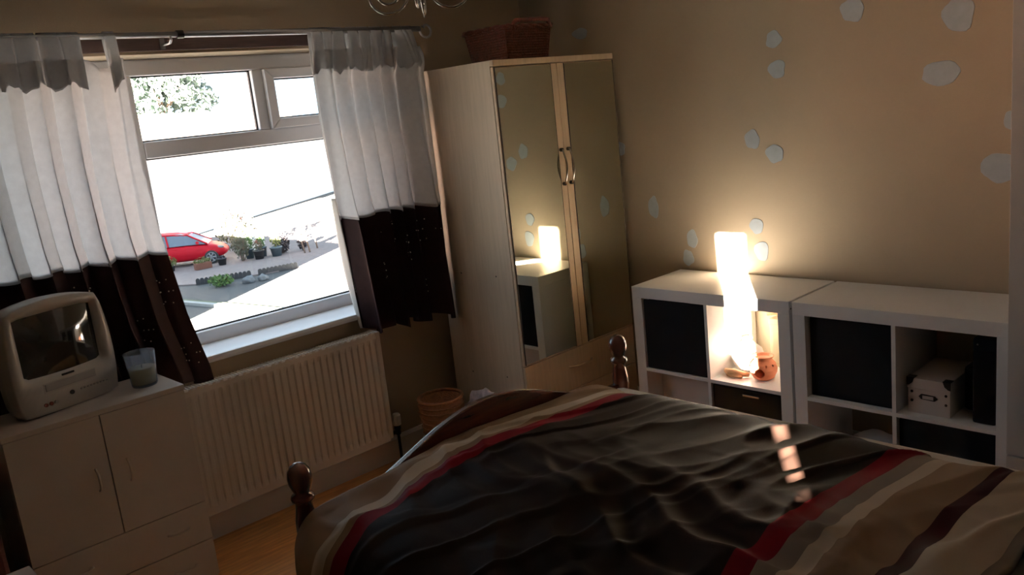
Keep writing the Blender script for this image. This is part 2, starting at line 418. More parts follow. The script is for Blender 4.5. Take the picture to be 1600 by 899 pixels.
lathe(b, [(.018, .20), (.02, .205), (.02, .25), (.016, .258), (0, .258)], (vx, vy), 20)
for i in range(14):
    a = 2*pi*i/14; box(b, vx + .019*cos(a) - .002, vx + .019*cos(a) + .002, vy + .019*sin(a) - .002, vy + .019*sin(a) + .002, .21, .25)
vv = obj('thermostat_valve', b, 'radiator_paint', RD)
b = bm_new(); lathe(b, [(.010, .15), (.014, .155), (.014, .178), (.017, .182), (.017, .198), (.012, .202)], (vx, vy), 16)
tube(b, [(vx, vy, .168), (rx1 - .001, vy, .168)], .009, 10); obj('valve_body', b, 'valve_black', RD)
b = bm_new(); tube(b, [(vx, vy, .155), (vx, vy, -.002)], .0075, 10); obj('pipe', b, 'valve_black', RD)

# ------------------------------------------------------------ television cabinet
CB = thing('cabinet', 'low white cabinet with two doors above drawers, under the television', 'cabinet', (-2.6065, -.31, 0))
cx0, cx1, cy0, cy1, ct = -2.901, -2.312, -.45, -.165, .82
b = bm_new(); box(b, cx0 + .003, cx0 + .019, cy0 + .017, cy1, 0, ct - .018); box(b, cx1 - .019, cx1 - .003, cy0 + .017, cy1, 0, ct - .018)
box(b, cx0 + .019, cx1 - .019, cy1 - .006, cy1, .0, ct - .018); box(b, cx0 + .019, cx1 - .019, cy0 + .03, cy1 - .006, .06, .075)
box(b, cx0 + .019, cx1 - .019, cy0 + .02, cy0 + .035, 0, .07); box(b, cx0 + .019, cx1 - .019, cy0 + .03, cy1 - .006, .362, .376)
obj('carcass', b, 'cabinet_white', CB)
bx('top_panel', (cx0, cx1, cy0 - .002, cy1, ct - .018, ct), 'cabinet_white', CB, bevel=.002)
def handle(parent, p, q, mt, out, r=.004, rise=.022):
    p, q, out = Vector(p), Vector(q), Vector(out); pts = [p]
    for t in (.06, .14, .3, .5, .7, .86, .94): pts.append(p.lerp(q, t) + out * rise * min(1, (t if t < .5 else 1 - t) * 5))
    pts.append(q); b = bm_new(); tube(b, pts, r, 8); return obj('handle', b, mt, parent, smooth=True)
xm = -2.6065; g = .0015
for (a0, a1, hx) in ((cx0 + .003, xm - g, -2.653), (xm + g, cx1 - .003, -2.55)):
    d = bx('door', (a0, a1, cy0, cy0 + .016, .371, ct - .0195), 'cabinet_white', CB, bevel=.0015)
    handle(d, (hx, cy0, .545), (hx, cy0, .625), 'cabinet_white', (0, -1, 0))
for z0, z1 in ((.2225, .3685), (.074, .2195)):
    d = bx('drawer', (cx0 + .003, cx1 - .003, cy0, cy0 + .016, z0, z1), 'cabinet_white', CB, bevel=.0015)
    for hx in (-2.765, -2.43): handle(d, (hx - .04, cy0, (z0 + z1) / 2), (hx + .04, cy0, (z0 + z1) / 2), 'cabinet_white', (0, -1, 0))

# ------------------------------------------------------------ television with video slot
TV = thing('television', 'silver box television with built in video slot on the white cabinet', 'television', (-2.638, -.315, .82), radians(15))
tw, th = .178, .385
def outline(n=72, s=1.0, dz=0):
    P = []
    def edge(a, b, bow, k):
        for i in range(k):
            t = i / k; x = a[0] + (b[0] - a[0]) * t; z = a[1] + (b[1] - a[1]) * t; q = 4 * t * (1 - t) * bow
            P.append((x + q * (b[1] - a[1]) / abs((b[1] - a[1]) or 1) * (1 if abs(b[1]-a[1]) > abs(b[0]-a[0]) else 0), z - q * (1 if b[0] > a[0] else -1) * (1 if abs(b[0]-a[0]) > abs(b[1]-a[1]) else 0)))
    edge((-tw + .014, .006), (tw - .014, .006), .006, 14); edge((tw - .006, .012), (tw - .016, th - .03), .016, 14)
    edge((tw - .024, th - .022), (-tw + .024, th - .022), .022, 14); edge((-tw + .016, th - .03), (-tw + .006, .012), .016, 14)
    return P
O = outline(); n = len(O)
sx0, sx1, sz0, sz1 = -.135, .135, .132, .335
def rrect(x0, x1, z0, z1, count):
    cx_, cz_ = (x0 + x1) / 2, (z0 + z1) / 2; P = []
    for (x, z) in O:
        dx, dz_ = x, z - .21; s = max(abs(dx) / ((x1 - x0) / 2), abs(dz_) / ((z1 - z0) / 2)); P.append((cx_ + dx / s, cz_ + dz_ / s))
    return P
I1 = rrect(sx0 - .012, sx1 + .012, sz0 - .010, sz1 + .010, n); I2 = rrect(sx0, sx1, sz0, sz1, n)
b = bm_new()
loops = []
for P, y, s in ((O, .06, 1), (O, .012, 1), (O, .004, .992), (O, 0, .98), (I1, -.001, 1), (I2, .020, 1)):
    loops.append([b.verts.new((x * s, y, .195 + (z - .195) * s)) for x, z in P])
for A, B in zip(loops, loops[1:]):
    for i in range(n): b.faces.new((A[i], A[(i+1) % n], B[(i+1) % n], B[i]))
obj('front_bezel', b, 'tv_silver', TV, world=False, smooth=True)
b = bm_new(); loops = []
for y, s, zc in ((.055, .985, .195), (.10, .97, .2), (.135, .80, .19)):
    loops.append([b.verts.new((x * s, y, max(.004, zc + (z - zc) * s))) for x, z in O])
for A, B in zip(loops, loops[1:]):
    for i in range(n): b.faces.new((A[i], A[(i+1) % n], B[(i+1) % n], B[i]))
b.faces.new(loops[-1]); obj('rear_case', b, 'tv_silver', TV, world=False, smooth=True)
b = bm_new(); grid(b, lambda u, v: Vector((sx0 - .004 + (sx1 - sx0 + .008) * u, .022 - .019 * (1 - (2*u-1)**2) * (1 - .5 * (2*v-1)**2), sz0 - .004 + (sz1 - sz0 + .008) * v)), 16, 12)
obj('screen', b, 'tv_screen', TV, world=False, smooth=True)
def tvbox(name, d, mt, bev=.002, parent=TV): return bx(name, d, mt, parent, world=False, bevel=bev)
pn = tvbox('video_flap', (-.085, .095, -.004, .012, .078, .104), 'tv_panel')
tvbox('flap_surround', (-.092, .102, -.0015, .012, .072, .110), 'tv_silver', .003)
tvbox('badge', (-.022, .022, -.004, .01, .115, .122), 'tv_dark', .001)
for k in range(9): tvbox('button', (.035 + .012 * k - .0035, .035 + .012 * k + .0035, -.004, .012, .048, .054), 'tv_panel', .001)
for k in range(3):
    b = bm_new(); tube(b, [(-.095 + .018 * k, .01, .036), (-.095 + .018 * k, -.005, .036)], .0065, 12); obj('input_socket', b, 'tv_jack' if k < 2 else 'tv_panel', TV, world=False)
b = bm_new(); tube(b, [(.0, .01, .05), (.0, -.005, .05)], .0075, 14); obj('sensor_window', b, 'tv_dark', TV, world=False)

# ------------------------------------------------------------ candle jar
CJ = thing('candle_jar', 'frosted glass tumbler holding pale yellow wax on the cabinet', 'candle', (-2.398, -.315, .82))
glass('jar_glass', (.80, .85, .92))
nt = M['jar_glass'].node_tree
fr = nt.nodes.new('ShaderNodeBsdfTranslucent'); fr.inputs[0].default_value = (.7, .74, .82, 1)
mx = nt.nodes.new('ShaderNodeMixShader'); mx.inputs[0].default_value = .16
src = nt.nodes['Material Output'].inputs[0].links[0].from_socket
nt.links.new(src, mx.inputs[1]); nt.links.new(fr.outputs[0], mx.inputs[2]); nt.links.new(mx.outputs[0], nt.nodes['Material Output'].inputs[0])
b = bm_new(); lathe(b, [(0, .001), (.041, .001), (.044, .006), (.054, .125), (.0515, .125), (.042, .010), (0, .010)], n=36, cap=False)
obj('glass_tumbler', b, 'jar_glass', CJ, world=False, smooth=True)
b = bm_new(); lathe(b, [(0, .0105), (.0405, .0105), (.0455, .068), (.02, .066), (0, .066)], n=32, cap=False)
obj('wax', b, 'wax', CJ, world=False, smooth=True)
b = bm_new(); tube(b, [(0, 0, .066), (.001, 0, .074), (.003, .001, .079)], .0012, 6); obj('wick', b, 'soot', CJ, world=False)

# things left of the cabinet: a dark red case and a white carton
SC = thing('storage_case', 'dark red fabric case standing on the floor beside the white cabinet', 'case', (-3.25, -.40, 0))
bx('body', (-3.5, -2.962, -.50, -.22, .02, .80), 'dark_red', SC, bevel=.03, seg=3)
b = bm_new(); tube(b, [(-3.3, -.36, .80), (-3.29, -.36, .84), (-3.17, -.36, .84), (-3.16, -.36, .80)], .010, 8); obj('carry_handle', b, 'tv_dark', SC)
for fx in (-3.42, -3.04): 
    for fy in (-.46, -.26): bx('foot', (fx - .02, fx + .02, fy - .02, fy + .02, 0, .022), 'tv_dark', SC)
b = bm_new(); tube(b, [(-3.5, -.36, .4), (-3.5, -.502, .4), (-2.965, -.502, .4)], .004, 6); obj('zip', b, 'tv_dark', SC)
WC = thing('carton', 'small white carton on the floor by the dark red case', 'carton', (-3.1, -.80, 0))
bx('body', (-3.25, -2.942, -.95, -.66, 0, .47), 'paper_white', WC, bevel=.004)
bx('lid', (-3.255, -2.938, -.955, -.655, .40, .478), 'paper_white', WC, bevel=.004)

# ------------------------------------------------------------ wardrobe
WD = thing('wardrobe', 'pale maple wardrobe with two mirrored doors in the corner', 'wardrobe', (-.43, -.36, 0))
wx0, wx1, wy0, wy1, wz = -.838, -.034, -.65, -.125, 1.862
bx('side_panel', (wx0, wx0 + .018, wy0 + .02, wy1, 0, wz), 'maple_side', WD, bevel=.001)
bx('side_panel', (wx1 - .018, wx1, wy0 + .02, wy1, 0, wz), 'maple_side', WD, bevel=.001)
b = bm_new(); box(b, wx0 + .018, wx1 - .018, wy0 + .02, wy1, wz - .026, wz); box(b, wx0, wx1, wy0 - .002, wy0 + .02, wz - .026, wz); obj('top_panel', b, 'maple', WD, bevel=.002)
bx('back_panel', (wx0 + .018, wx1 - .018, wy1 - .008, wy1, .02, wz - .026), 'maple_side', WD)
bx('inner_shelf', (wx0 + .018, wx1 - .018, wy0 + .03, wy1 - .008, .465, .481), 'maple', WD); bx('inner_shelf', (wx0 + .018, wx1 - .018, wy0 + .03, wy1 - .008, .06, .076), 'maple', WD)
bx('plinth', (wx0 + .018, wx1 - .018, wy0 + .04, wy0 + .055, 0, .06), 'maple', WD)
wm = -.436
def wdoor(a0, a1, m0, m1, hx):
    d = bx('door', (a0, a1, wy0 + .003, wy0 + .019, .478, wz - .030), 'maple', WD, bevel=.0012)
    b = bm_new(); box(b, m0, m1, wy0 - .001, wy0 + .003, .486, wz - .034); obj('mirror', b, 'mirror', d)
    b = bm_new()
    box(b, m0 - .0035, m0 - .0002, wy0 - .0012, wy0 + .003, .482, wz - .032); box(b, m1 + .0002, m1 + .0035, wy0 - .0012, wy0 + .003, .482, wz - .032)
    obj('mirror_edging', b, 'dark_gap', d)
    pts = [(hx, wy0 + .003, 1.435), (hx, wy0 - .012, 1.435)]
    for i in range(1, 12):
        t = i / 12; pts.append((hx, wy0 - .010 - .020 * sin(pi * t), 1.435 - .155 * t))
    pts += [(hx, wy0 - .012, 1.28), (hx, wy0 + .003, 1.28)]
    b = bm_new(); tube(b, pts, .0045, 10)
    h = obj('handle', b, 'chrome', d, smooth=True)
    for zz_ in (1.437, 1.278):
        b = bm_new(); tube(b, [(hx, wy0 + .003, zz_), (hx, wy0 - .010, zz_)], .009, 12); obj('handle_boss', b, 'metal_dark', d)
wdoor(wx0 + .002, wm - .0018, wx0 + .010, -.482, -.461)
wdoor(wm + .0018, wx1 - .002, -.388, wx1 - .006, -.412)
d = bx('drawer', (wx0 + .002, wx1 - .002, wy0 + .003, wy0 + .019, .275, .474), 'maple', WD, bevel=.0015)
handle(d, (-.545, wy0 + .003, .392), (-.375, wy0 + .003, .392), 'maple', (0, -1, 0), .005, .028)
d = bx('drawer', (wx0 + .002, wx1 - .002, wy0 + .003, wy0 + .019, .066, .271), 'maple', WD, bevel=.0015)
handle(d, (-.545, wy0 + .003, .18), (-.375, wy0 + .003, .18), 'maple', (0, -1, 0), .005, .028)
for (yy, zz_) in ((-.27, .40), (-.52, .41), (-.27, .9), (-.52, .9)):
    b = bm_new(); tube(b, [(wx0 - .001, yy, zz_), (wx0 + .004, yy, zz_)], .004, 8); obj('screw_cap', b, 'metal_dark', WD)

# ------------------------------------------------------------ wicker basket on the wardrobe
BK = thing('wicker_basket', 'dark red brown wicker basket on top of the wardrobe', 'basket', (-.50, -.33, 1.862))
bx0, bx1, by0, by1, bz0, bz1 = -.60, -.335, -.50, -.26, 1.862, 2.01
def ringp(t, off=0):
    f = .018 * t; return [(bx0 - f - off, by0 - f - off), (bx1 + f + off, by0 - f - off), (bx1 + f + off, by1 + f + off), (bx0 - f - off, by1 + f + off)]
b = bm_new(); A = [b.verts.new((x, y, bz0 + .001)) for x, y in ringp(0)]; B = [b.verts.new((x, y, bz1)) for x, y in ringp(1)]
b.faces.new(A)
for i in range(4): b.faces.new((A[i], A[(i+1) % 4], B[(i+1) % 4], B[i]))
obj('wicker_shell', b, 'wicker_red', BK, solid=.006)
b = bm_new()
for k in range(13):
    t = (k + .5) / 13; z = bz0 + (bz1 - bz0) * t; P = ringp(t, .003); pts = []
    for i in range(4):
        p, q = Vector(P[i]), Vector(P[(i+1) % 4]); dirv = (q - p).normalized(); nrm = Vector((dirv.y, -dirv.x))
        for j in range(12):
            c = p.lerp(q, (j + .5) / 12) + nrm * (.0025 * (1 if (j + k) % 2 else -1)); pts.append((c.x, c.y, z))
    tube(b, pts, .0042, 6, closed=True)
tag(obj('woven_cane', b, 'wicker_red', BK, smooth=True), kind='stuff')
b = bm_new()
P = ringp(1.0, .004)
for strand in range(2):
    pts = []
    for i in range(4):
        p, q = Vector(P[i]), Vector(P[(i+1) % 4])
        for j in range(16):
            c = p.lerp(q, j / 16); ph = (i * 16 + j) * .9 + strand * pi; pts.append((c.x, c.y + .004 * cos(ph), bz1 + .006 + .005 * sin(ph)))
    tube(b, pts, .0085, 8, closed=True)
obj('rim', b, 'wicker_red', BK, smooth=True)
b = bm_new()
pts = [(bx0 + .035, by0 - .02, bz1 - .008), (bx0 + .03, by0 - .024, bz1 + .012), (bx0 + .05, by0 - .025, bz1 + .03), (bx1 - .045, by0 - .025, bz1 + .037), (bx1 + .0, by0 - .024, bz1 + .034), (bx1 + .012, by0 - .02, bz1 + .005)]
tube(b, pts, .011, 10); obj('handle_bar', b, 'wicker_red', BK, smooth=True)

# ------------------------------------------------------------ bin and bag in the corner
BN = thing('waste_bin', 'round tan wicker waste bin in the corner by the radiator', 'bin', (-1.06, -.27, 0))
b = bm_new(); lathe(b, [(0, .001), (.085, .001), (.108, .335), (.102, .335), (.080, .008), (0, .008)], n=40, cap=False); obj('bin_wall', b, 'wicker_tan', BN, world=False, smooth=True)
b = bm_new()
for k in range(12):
    z = .02 + k * .026; r = .086 + .023 * z / .335 + .002
    tube(b, [Vector(((r + .0015 * (1 if (i + k) % 2 else -1)) * cos(2*pi*i/36), (r + .0015 * (1 if (i + k) % 2 else -1)) * sin(2*pi*i/36), z)) for i in range(36)], .004, 6, closed=True)
tag(obj('woven_cane', b, 'wicker_tan', BN, world=False, smooth=True), kind='stuff')
b = bm_new(); tube(b, [Vector((.106 * cos(2*pi*i/40), .106 * sin(2*pi*i/40), .337)) for i in range(40)], .008, 8, closed=True); obj('rim', b, 'wicker_tan', BN, world=False, smooth=True)
b = bm_new()
bmesh.ops.create_icosphere(b, subdivisions=4, radius=1)
for v in b.verts:
    d = v.co.copy(); q = 1 + .22 * noise.noise(d * 2.2 + Vector((3, 1, 5))) + .07 * noise.noise(d * 7)
    v.co = Vector((-.925 + .062 * d.x * q, -.475 + .19 * d.y * q, max(.003, .175 + .185 * d.z * q)))
tag(obj('plastic_bag', b, 'bag', smooth=True), 'crumpled pale pink patterned bag on the floor beside the wardrobe', 'bag')

# ------------------------------------------------------------ shelf units
def shelf_unit(label, y0, group):
    xf, xb, W, t, c, mm = -.40, -.012, .79, .052, .3355, .015
    T = thing('shelf_unit', label, 'shelf', ((xf + xb) / 2, y0 - W / 2, 0), group=group)
    bx('top_panel', (xf, xb, y0 - W, y0, W - t, W), 'shelf_white', T, bevel=.0015); bx('bottom_panel', (xf, xb, y0 - W, y0, 0, t), 'shelf_white', T, bevel=.0015)
    for a in (y0 - t, y0 - W): bx('side_panel', (xf + .0005, xb, a, a + t, t, W - t), 'shelf_white', T, bevel=.0012)
    ym = y0 - t - c; bx('divider', (xf + .001, xb, ym - mm, ym, t, W - t), 'shelf_white', T)
    zm = W - t - c
    for a, e in ((y0 - t, ym), (ym - mm, y0 - W + t)): bx('shelf_board', (xf + .001, xb, e, a, zm - mm, zm), 'shelf_white', T)
    b = bm_new(); tube(b, [(-.386, y0 - W - .0006, .758), (-.386, y0 - W + .002, .758)], .004, 10); obj('painted_dowel_hole', b, 'metal_dark', T)  # dark disc on the side panel, painting in the shade of a dowel hole
    return dict(yl=(y0 - t, ym), yr=(ym - mm, y0 - W + t), zu=(zm, W - t), zl=(t, zm - mm), xf=xf, xb=xb)
ya = -.9556
SA = shelf_unit('white square cube shelf next to the mirrored wardrobe, terracotta burner inside', ya, 'white cube shelves')
SB = shelf_unit('white square cube shelf holding the studded cardboard box', ya - .79 - .0125, 'white cube shelves')
def fabric_box(name, label, ys, zs, mt='box_black', front=-.393, grp='black storage boxes in the shelves', rail=False):
    T = thing(name, label, 'box', ((front - .03) / 2, sum(ys) / 2, zs[0]), group=grp)
    y1, y0 = ys[0] - .004, ys[1] + .004; z0, z1 = zs[0] + .0005, zs[1] - .006
    b = bm_new(); box(b, front, front + .012, y0, y1, z0, z1); obj('front_panel', b, mt, T, bevel=.010, seg=3)
    b = bm_new(); box(b, front + .011, -.04, y0 + .002, y0 + .008, z0, z1 - .01); box(b, front + .011, -.04, y1 - .008, y1 - .002, z0, z1 - .01)
    box(b, front + .011, -.04, y0 + .008, y1 - .008, z0, z0 + .006); box(b, -.048, -.04, y0 + .008, y1 - .008, z0, z1 - .01); obj('box_body', b, mt, T)
    if rail:
        b = bm_new(); box(b, front - .004, front, y0 + .10, y1 - .15, z1 - .03, z1 - .022); obj('pull', b, 'chrome', T, bevel=.001)
    else:
        b = bm_new(); ym = (y0 + y1) / 2; box(b, front - .002, front, y0 + .07, y0 + .11, z1 - .020, z1 - .008); obj('fabric_tag', b, mt, T)
fabric_box('storage_box', 'black fabric box in the shelf beside the wardrobe', SA['yl'], SA['zu'])
fabric_box('storage_box', 'shiny black box in the cube below the terracotta burner', SA['yr'], SA['zl'], 'box_gloss', rail=True)
fabric_box('storage_box', 'black fabric box to the side of the studded white box', SB['yl'], SB['zu'], front=-.37)
fabric_box('storage_box', 'black fabric box in the cube below the studded white box', SB['yr'], SB['zl'], front=-.385)

# terracotta oil burner
zs0 = SA['zu'][0]
OB = thing('oil_burner', 'round terracotta oil burner with cut out front on the shelf', 'oil burner', (-.287, -1.553, zs0), radians(-35))
b = bm_new(); prof = [(0, .001), (.030, .001), (.044, .010), (.056, .034), (.058, .050), (.052, .072), (.040, .086), (.036, .090), (.043, .102), (.046, .106), (.040, .106), (.030, .096), (0, .093)]
fine = []
for (r0, z0), (r1, z1) in zip(prof, prof[1:]):
    k = max(1, int(sqrt((r1 - r0) ** 2 + (z1 - z0) ** 2) / .0018)); fine += [(r0 + (r1 - r0) * q / k, z0 + (z1 - z0) * q / k) for q in range(k)]
fine.append(prof[-1]); lathe(b, fine, n=120, cap=False)
cuts = [(radians(225), .040, .42, .021)] + [(radians(225) + .55 + k * .62, .070, .085, .005) for k in range(9)]
dead = []
for f in b.faces:
    c = f.calc_center_median()
    if Vector((c.x, c.y)).length < .028 or c.z > .088: continue
    for a0, zc, ra, rz in cuts:
        da = (math.atan2(c.y, c.x) - a0 + pi) % (2 * pi) - pi
        if (da / ra) ** 2 + ((c.z - zc) / rz) ** 2 < 1: dead.append(f); break
bmesh.ops.delete(b, geom=dead, context='FACES'); bmesh.ops.remove_doubles(b, verts=b.verts, dist=1e-5)
ob = obj('burner_body', b, 'terracotta', OB, world=False, smooth=True, solid=.004); ob.modifiers['solid'].offset = -1
# ornament, wooden pieces, cream box
b = bm_new(); lathe(b, [(0, 0), (.03, 0), (.062, .03), (.072, .065), (.062, .10), (.03, .128), (.018, .138), (.024, .150), (.02, .150), (0, .14)], (-.215, -1.436), 32, cap=False)
for v in b.verts: v.co.z += zs0 + .001
tag(obj('round_ornament', b, 'ornament_white', smooth=True), 'bright white rounded ornament in the shelf cube behind the burner', 'ornament')
CK = thing('cream_box', 'upright cream card box in the cube behind the burner', 'box', (-.075, -1.57, zs0), radians(-4))
bx('body', (-.05, .05, -.075, .075, 0.0005, .205), 'cream_card', CK, world=False, bevel=.003)
bx('front_frame', (-.054, -.05, -.060, .060, .02, .185), 'cream_card', CK, world=False, bevel=.002)
bx('lid', (-.053, .053, -.078, .078, .195, .222), 'cream_card', CK, world=False, bevel=.003)
DW = thing('wooden_ornament', 'rough wooden star ornament resting on the cream box', 'ornament', (-.075, -1.55, zs0 + .221))
for k, (p, q) in enumerate((((-.03, .075, .016), (-.01, -.06, .034)), ((.0, .05, .058), (-.02, -.02, .008)), ((-.035, .02, .010), (.02, .0, .052)))):
    b = bm_new(); tube(b, [Vector(p), (Vector(p) + Vector(q)) / 2 + Vector((0, 0, .003)), Vector(q)], [.009, .011, .008], 8); obj('stick', b, 'driftwood', DW, world=False)
DB = thing('driftwood_piece', 'low curved driftwood piece beside the white ornament', 'ornament', (-.325, -1.432, zs0))
b = bm_new(); tube(b, [(.03, .06, .012), (.0, .035, .022), (-.005, 0, .026), (.0, -.035, .020), (.025, -.055, .012)], [.011, .013, .014, .013, .010], 10); obj('branch', b, 'driftwood', DB, world=False, smooth=True)
b = bm_new(); tube(b, [(-.005, .03, .011), (-.012, -.01, .012), (-.004, -.04, .011)], .0105, 8); obj('twig', b, 'driftwood', DB, world=False, smooth=True)

# studded white box
zb = SB['zu'][0]
WB = thing('cardboard_box', 'white cardboard box with metal corners and label holder in the shelf', 'box', (-.24, -2.262, zb))
yb0, yb1 = -2.338, -2.187; xbf = -.362
bx('body', (xbf, -.10, yb0 + .002, yb1 - .002, zb + .0005, zb + .100), 'box_white', WB, bevel=.002)
bx('lid', (xbf - .003, -.097, yb0, yb1, zb + .095, zb + .135), 'box_white', WB, bevel=.002)
for yy, s in ((yb0, 1), (yb1, -1)):
    b = bm_new(); q = .026
    prism(b, [(yy - .001 * s, zb + .137), (yy + q * s, zb + .137), (yy + q * .75 * s, zb + .118), (yy + q * .3 * s, zb + .108), (yy - .001 * s, zb + .106)], 'x', xbf - .0055, xbf - .002)
    box(b, xbf - .0055, xbf + q, yy - .0015 if s > 0 else yy - q, yy + q if s > 0 else yy + .0015, zb + .1345, zb + .1375); obj('metal_corner', b, 'metal_dark', WB)
    for zz_ in (.048, .083):
        b = bm_new(); bmesh.ops.create_uvsphere(b, u_segments=10, v_segments=6, radius=.0052, matrix=Matrix.Translation((xbf - .0005, yy + .016 * s, zb + zz_))); obj('stud', b, 'metal_dark', WB, smooth=True)
b = bm_new(); ym = (yb0 + yb1) / 2 + .002
prism(b, [(ym - .033, zb + .066), (ym - .024, zb + .076), (ym + .024, zb + .078), (ym + .033, zb + .068), (ym + .024, zb + .058), (ym - .024, zb + .056)], 'x', xbf - .003, xbf + .001)
lh = obj('label_holder', b, 'metal_dark', WB, bevel=.0008); bx('paper_label', (xbf - .0036, xbf - .003, ym - .019, ym + .019, zb + .060, zb + .073), 'box_white', lh)
# tall black speaker and the smaller black case behind
SP = thing('speaker', 'tall slim black speaker standing by the studded white box', 'speaker', (-.27, -2.446, zb))
bx('cabinet', (-.36, -.18, -2.484, -2.408, zb + .0005, zb + .312), 'box_black', SP, bevel=.008, seg=3)
bx('grille', (-.364, -.359, -2.480, -2.412, zb + .02, zb + .270), 'box_gloss', SP, bevel=.002)
b = bm_new(); bmesh.ops.create_uvsphere(b, u_segments=10, v_segments=6, radius=.0035, matrix=Matrix.Translation((-.361, -2.425, zb + .29))); obj('power_light', b, 'chrome', SP)
DC = thing('camera_bag', 'small black bag between the studded box and the speaker', 'bag', (-.16, -2.37, zb))
b = bm_new(); box(b, -.255, -.08, -2.403, -2.343, zb + .0005, zb + .17); obj('body', b, 'box_black', DC, bevel=.016, seg=3)
b = bm_new(); tube(b, [(-.2, -2.373, zb + .165), (-.19, -2.373, zb + .195), (-.14, -2.373, zb + .195), (-.13, -2.373, zb + .165)], .006, 8); obj('strap', b, 'box_black', DC)
b = bm_new(); bmesh.ops.create_icosphere(b, subdivisions=3, radius=1)
for v in b.verts:
    d = v.co.copy(); q = 1 + .2 * noise.noise(d * 2.5); v.co = Vector((-.2 + .12 * d.x * q, -1.99 + .11 * d.y * q, SB['zl'][0] + .085 + .085 * d.z * min(q, 1.0)))
tag(obj('folded_cloth', b, 'paper_white', smooth=True), 'bundle of pale cloth in the low open cube of the shelf', 'cloth')
# pale panel stored in the low open cube of the first unit
b = bm_new(); box(b, -.30, -.06, SA['yl'][1] + .055, SA['yl'][0] - .01, SA['zl'][0] + .0005, SA['zl'][1] - .03)
tag(obj('card_carton', b, 'box_white', bevel=.004), 'plain pale carton in the low cube beside the wardrobe', 'box')

# ------------------------------------------------------------ tall white unit beside the shelves
TU = thing('tall_cupboard', 'tall white cupboard standing against the end of the cube shelves', 'cupboard', (-.25, -3.1, 0))
uy1, uy0, ux = -2.552, -3.45, -.475
bx('side_panel', (ux + .02, -.002, uy1 - .018, uy1, 0, 2.2), 'cupboard_white', TU, bevel=.001); bx('side_panel', (ux + .02, -.002, uy0, uy0 + .018, 0, 2.2), 'cupboard_white', TU, bevel=.001)
bx('top_panel', (ux, -.002, uy0, uy1, 2.2, 2.22), 'cupboard_white', TU, bevel=.001)
bx('back_panel', (-.012, -.002, uy0 + .018, uy1 - .018, 0, 2.2), 'cupboard_white', TU)
um = (uy0 + uy1) / 2
for a0, a1, hy in ((uy0, um - .0015, um - .04), (um + .0015, uy1, um + .04)):
    d = bx('door', (ux, ux + .018, a0, a1, .36, 2.198), 'cupboard_white', TU, bevel=.0015); handle(d, (ux, hy, 1.0), (ux, hy, 1.15), 'chrome', (-1, 0, 0), .005)
d = bx('drawer', (ux, ux + .018, uy0, uy1, .05, .355), 'cupboard_white', TU, bevel=.0015); handle(d, (ux, um - .08, .2), (ux, um + .08, .2), 'chrome', (-1, 0, 0), .005)
bx('plinth', (ux + .03, ux + .045, uy0 + .018, uy1 - .018, 0, .05), 'cupboard_white', TU)

# ------------------------------------------------------------ bed
BD = thing('bed', 'dark mahogany bed frame with turned foot posts and arched footboard', 'bed', (-1.725, -2.45, 0))
FY = -1.40; px0, px1 = -2.405, -1.05
post = [(0, 0), (.03, 0), (.034, .01), (.034, .10), (.026, .12), (.032, .15), (.032, .44), (.024, .455), (.036, .47), (.024, .485), (.019, .51), (.026, .545), (.0315, .585), (.030, .62), (.024, .655), (.0225, .672),
        (.031, .679), (.033, .686), (.030, .693), (.020, .699), (.025, .708), (.0325, .728), (.034, .745), (.031, .763), (.022, .777), (.010, .784), (0, .786)]
for xx in (px0, px1):
    b = bm_new(); lathe(b, post, (xx, FY), 28, cap=False); obj('foot_post', b, 'mahogany_post', BD, smooth=True)
for xx in (px0, px1):
    b = bm_new(); lathe(b, [(r, z * 1.35) for r, z in post], (xx, -3.42), 24, cap=False); obj('head_post', b, 'mahogany_post', BD, smooth=True)
def arch(x, top=.752, edge=.60):
    t = abs((x - (px0 + px1) / 2 - .0) / ((px1 - px0) / 2)); return edge + (top - edge) * (.5 + .5 * cos(pi * min(1, t * 1.06)))
xs = [px0 + (px1 - px0) * i / 48 for i in range(49)]
b = bm_new(); prism(b, [(x, arch(x)) for x in xs] + [(px1, .30), (px0, .30)], 'y', FY - .014, FY + .014); obj('footboard', b, 'mahogany', BD, bevel=.006, seg=3)
b = bm_new(); prism(b, [(x, arch(x, 1.05, .85)) for x in xs] + [(px1, .30), (px0, .30)], 'y', -3.434, -3.406); obj('headboard', b, 'mahogany', BD, bevel=.006)
for xx in (px0, px1): bx('side_rail', (xx - .012, xx + .012, -3.40, FY - .02, .26, .40), 'mahogany', BD, bevel=.003)
tag(bx('mattress', (px0 + .03, px1 - .03, -3.395, FY - .02, .30, .605), 'mattress', bevel=.04, seg=4), 'pale mattress lying in the bed frame under the duvet', 'mattress')

# duvet: one cloth with printed stripes across the bed
mt = bpy.data.materials.new('duvet_print'); mt.use_nodes = True; N = mt.node_tree.nodes; L = mt.node_tree.links; pb = N['Principled BSDF']
pb.inputs['Roughness'].default_value = .7; pb.inputs['Specular IOR Level'].default_value = .04
at = N.new('ShaderNodeAttribute'); at.attribute_name = 'run'; rp = N.new('ShaderNodeValToRGB'); rp.color_ramp.interpolation = 'CONSTANT'
L.new(at.outputs['Fac'], rp.inputs[0]); L.new(rp.outputs[0], pb.inputs['Base Color'])
TAN, CRM, GRY, RED, DRK, MAR = (.21, .14, .09), (.42, .34, .26), (.18, .145, .12), (.12, .004, .010), (.0138, .0072, .0052), (.030, .005, .008)
stops = [(1.25, TAN), (1.485, CRM), (1.53, TAN), (1.555, RED), (1.612, DRK), (2.49, RED), (2.548, GRY), (2.592, CRM), (2.632, TAN), (2.752, MAR), (2.792, CRM), (2.90, GRY)]
els = rp.color_ramp.elements
while len(els) < len(stops): els.new(.5)
for e, (p, c) in zip(els, stops): e.position = (p - 1.2) / 2.0; e.color = c + (1,)
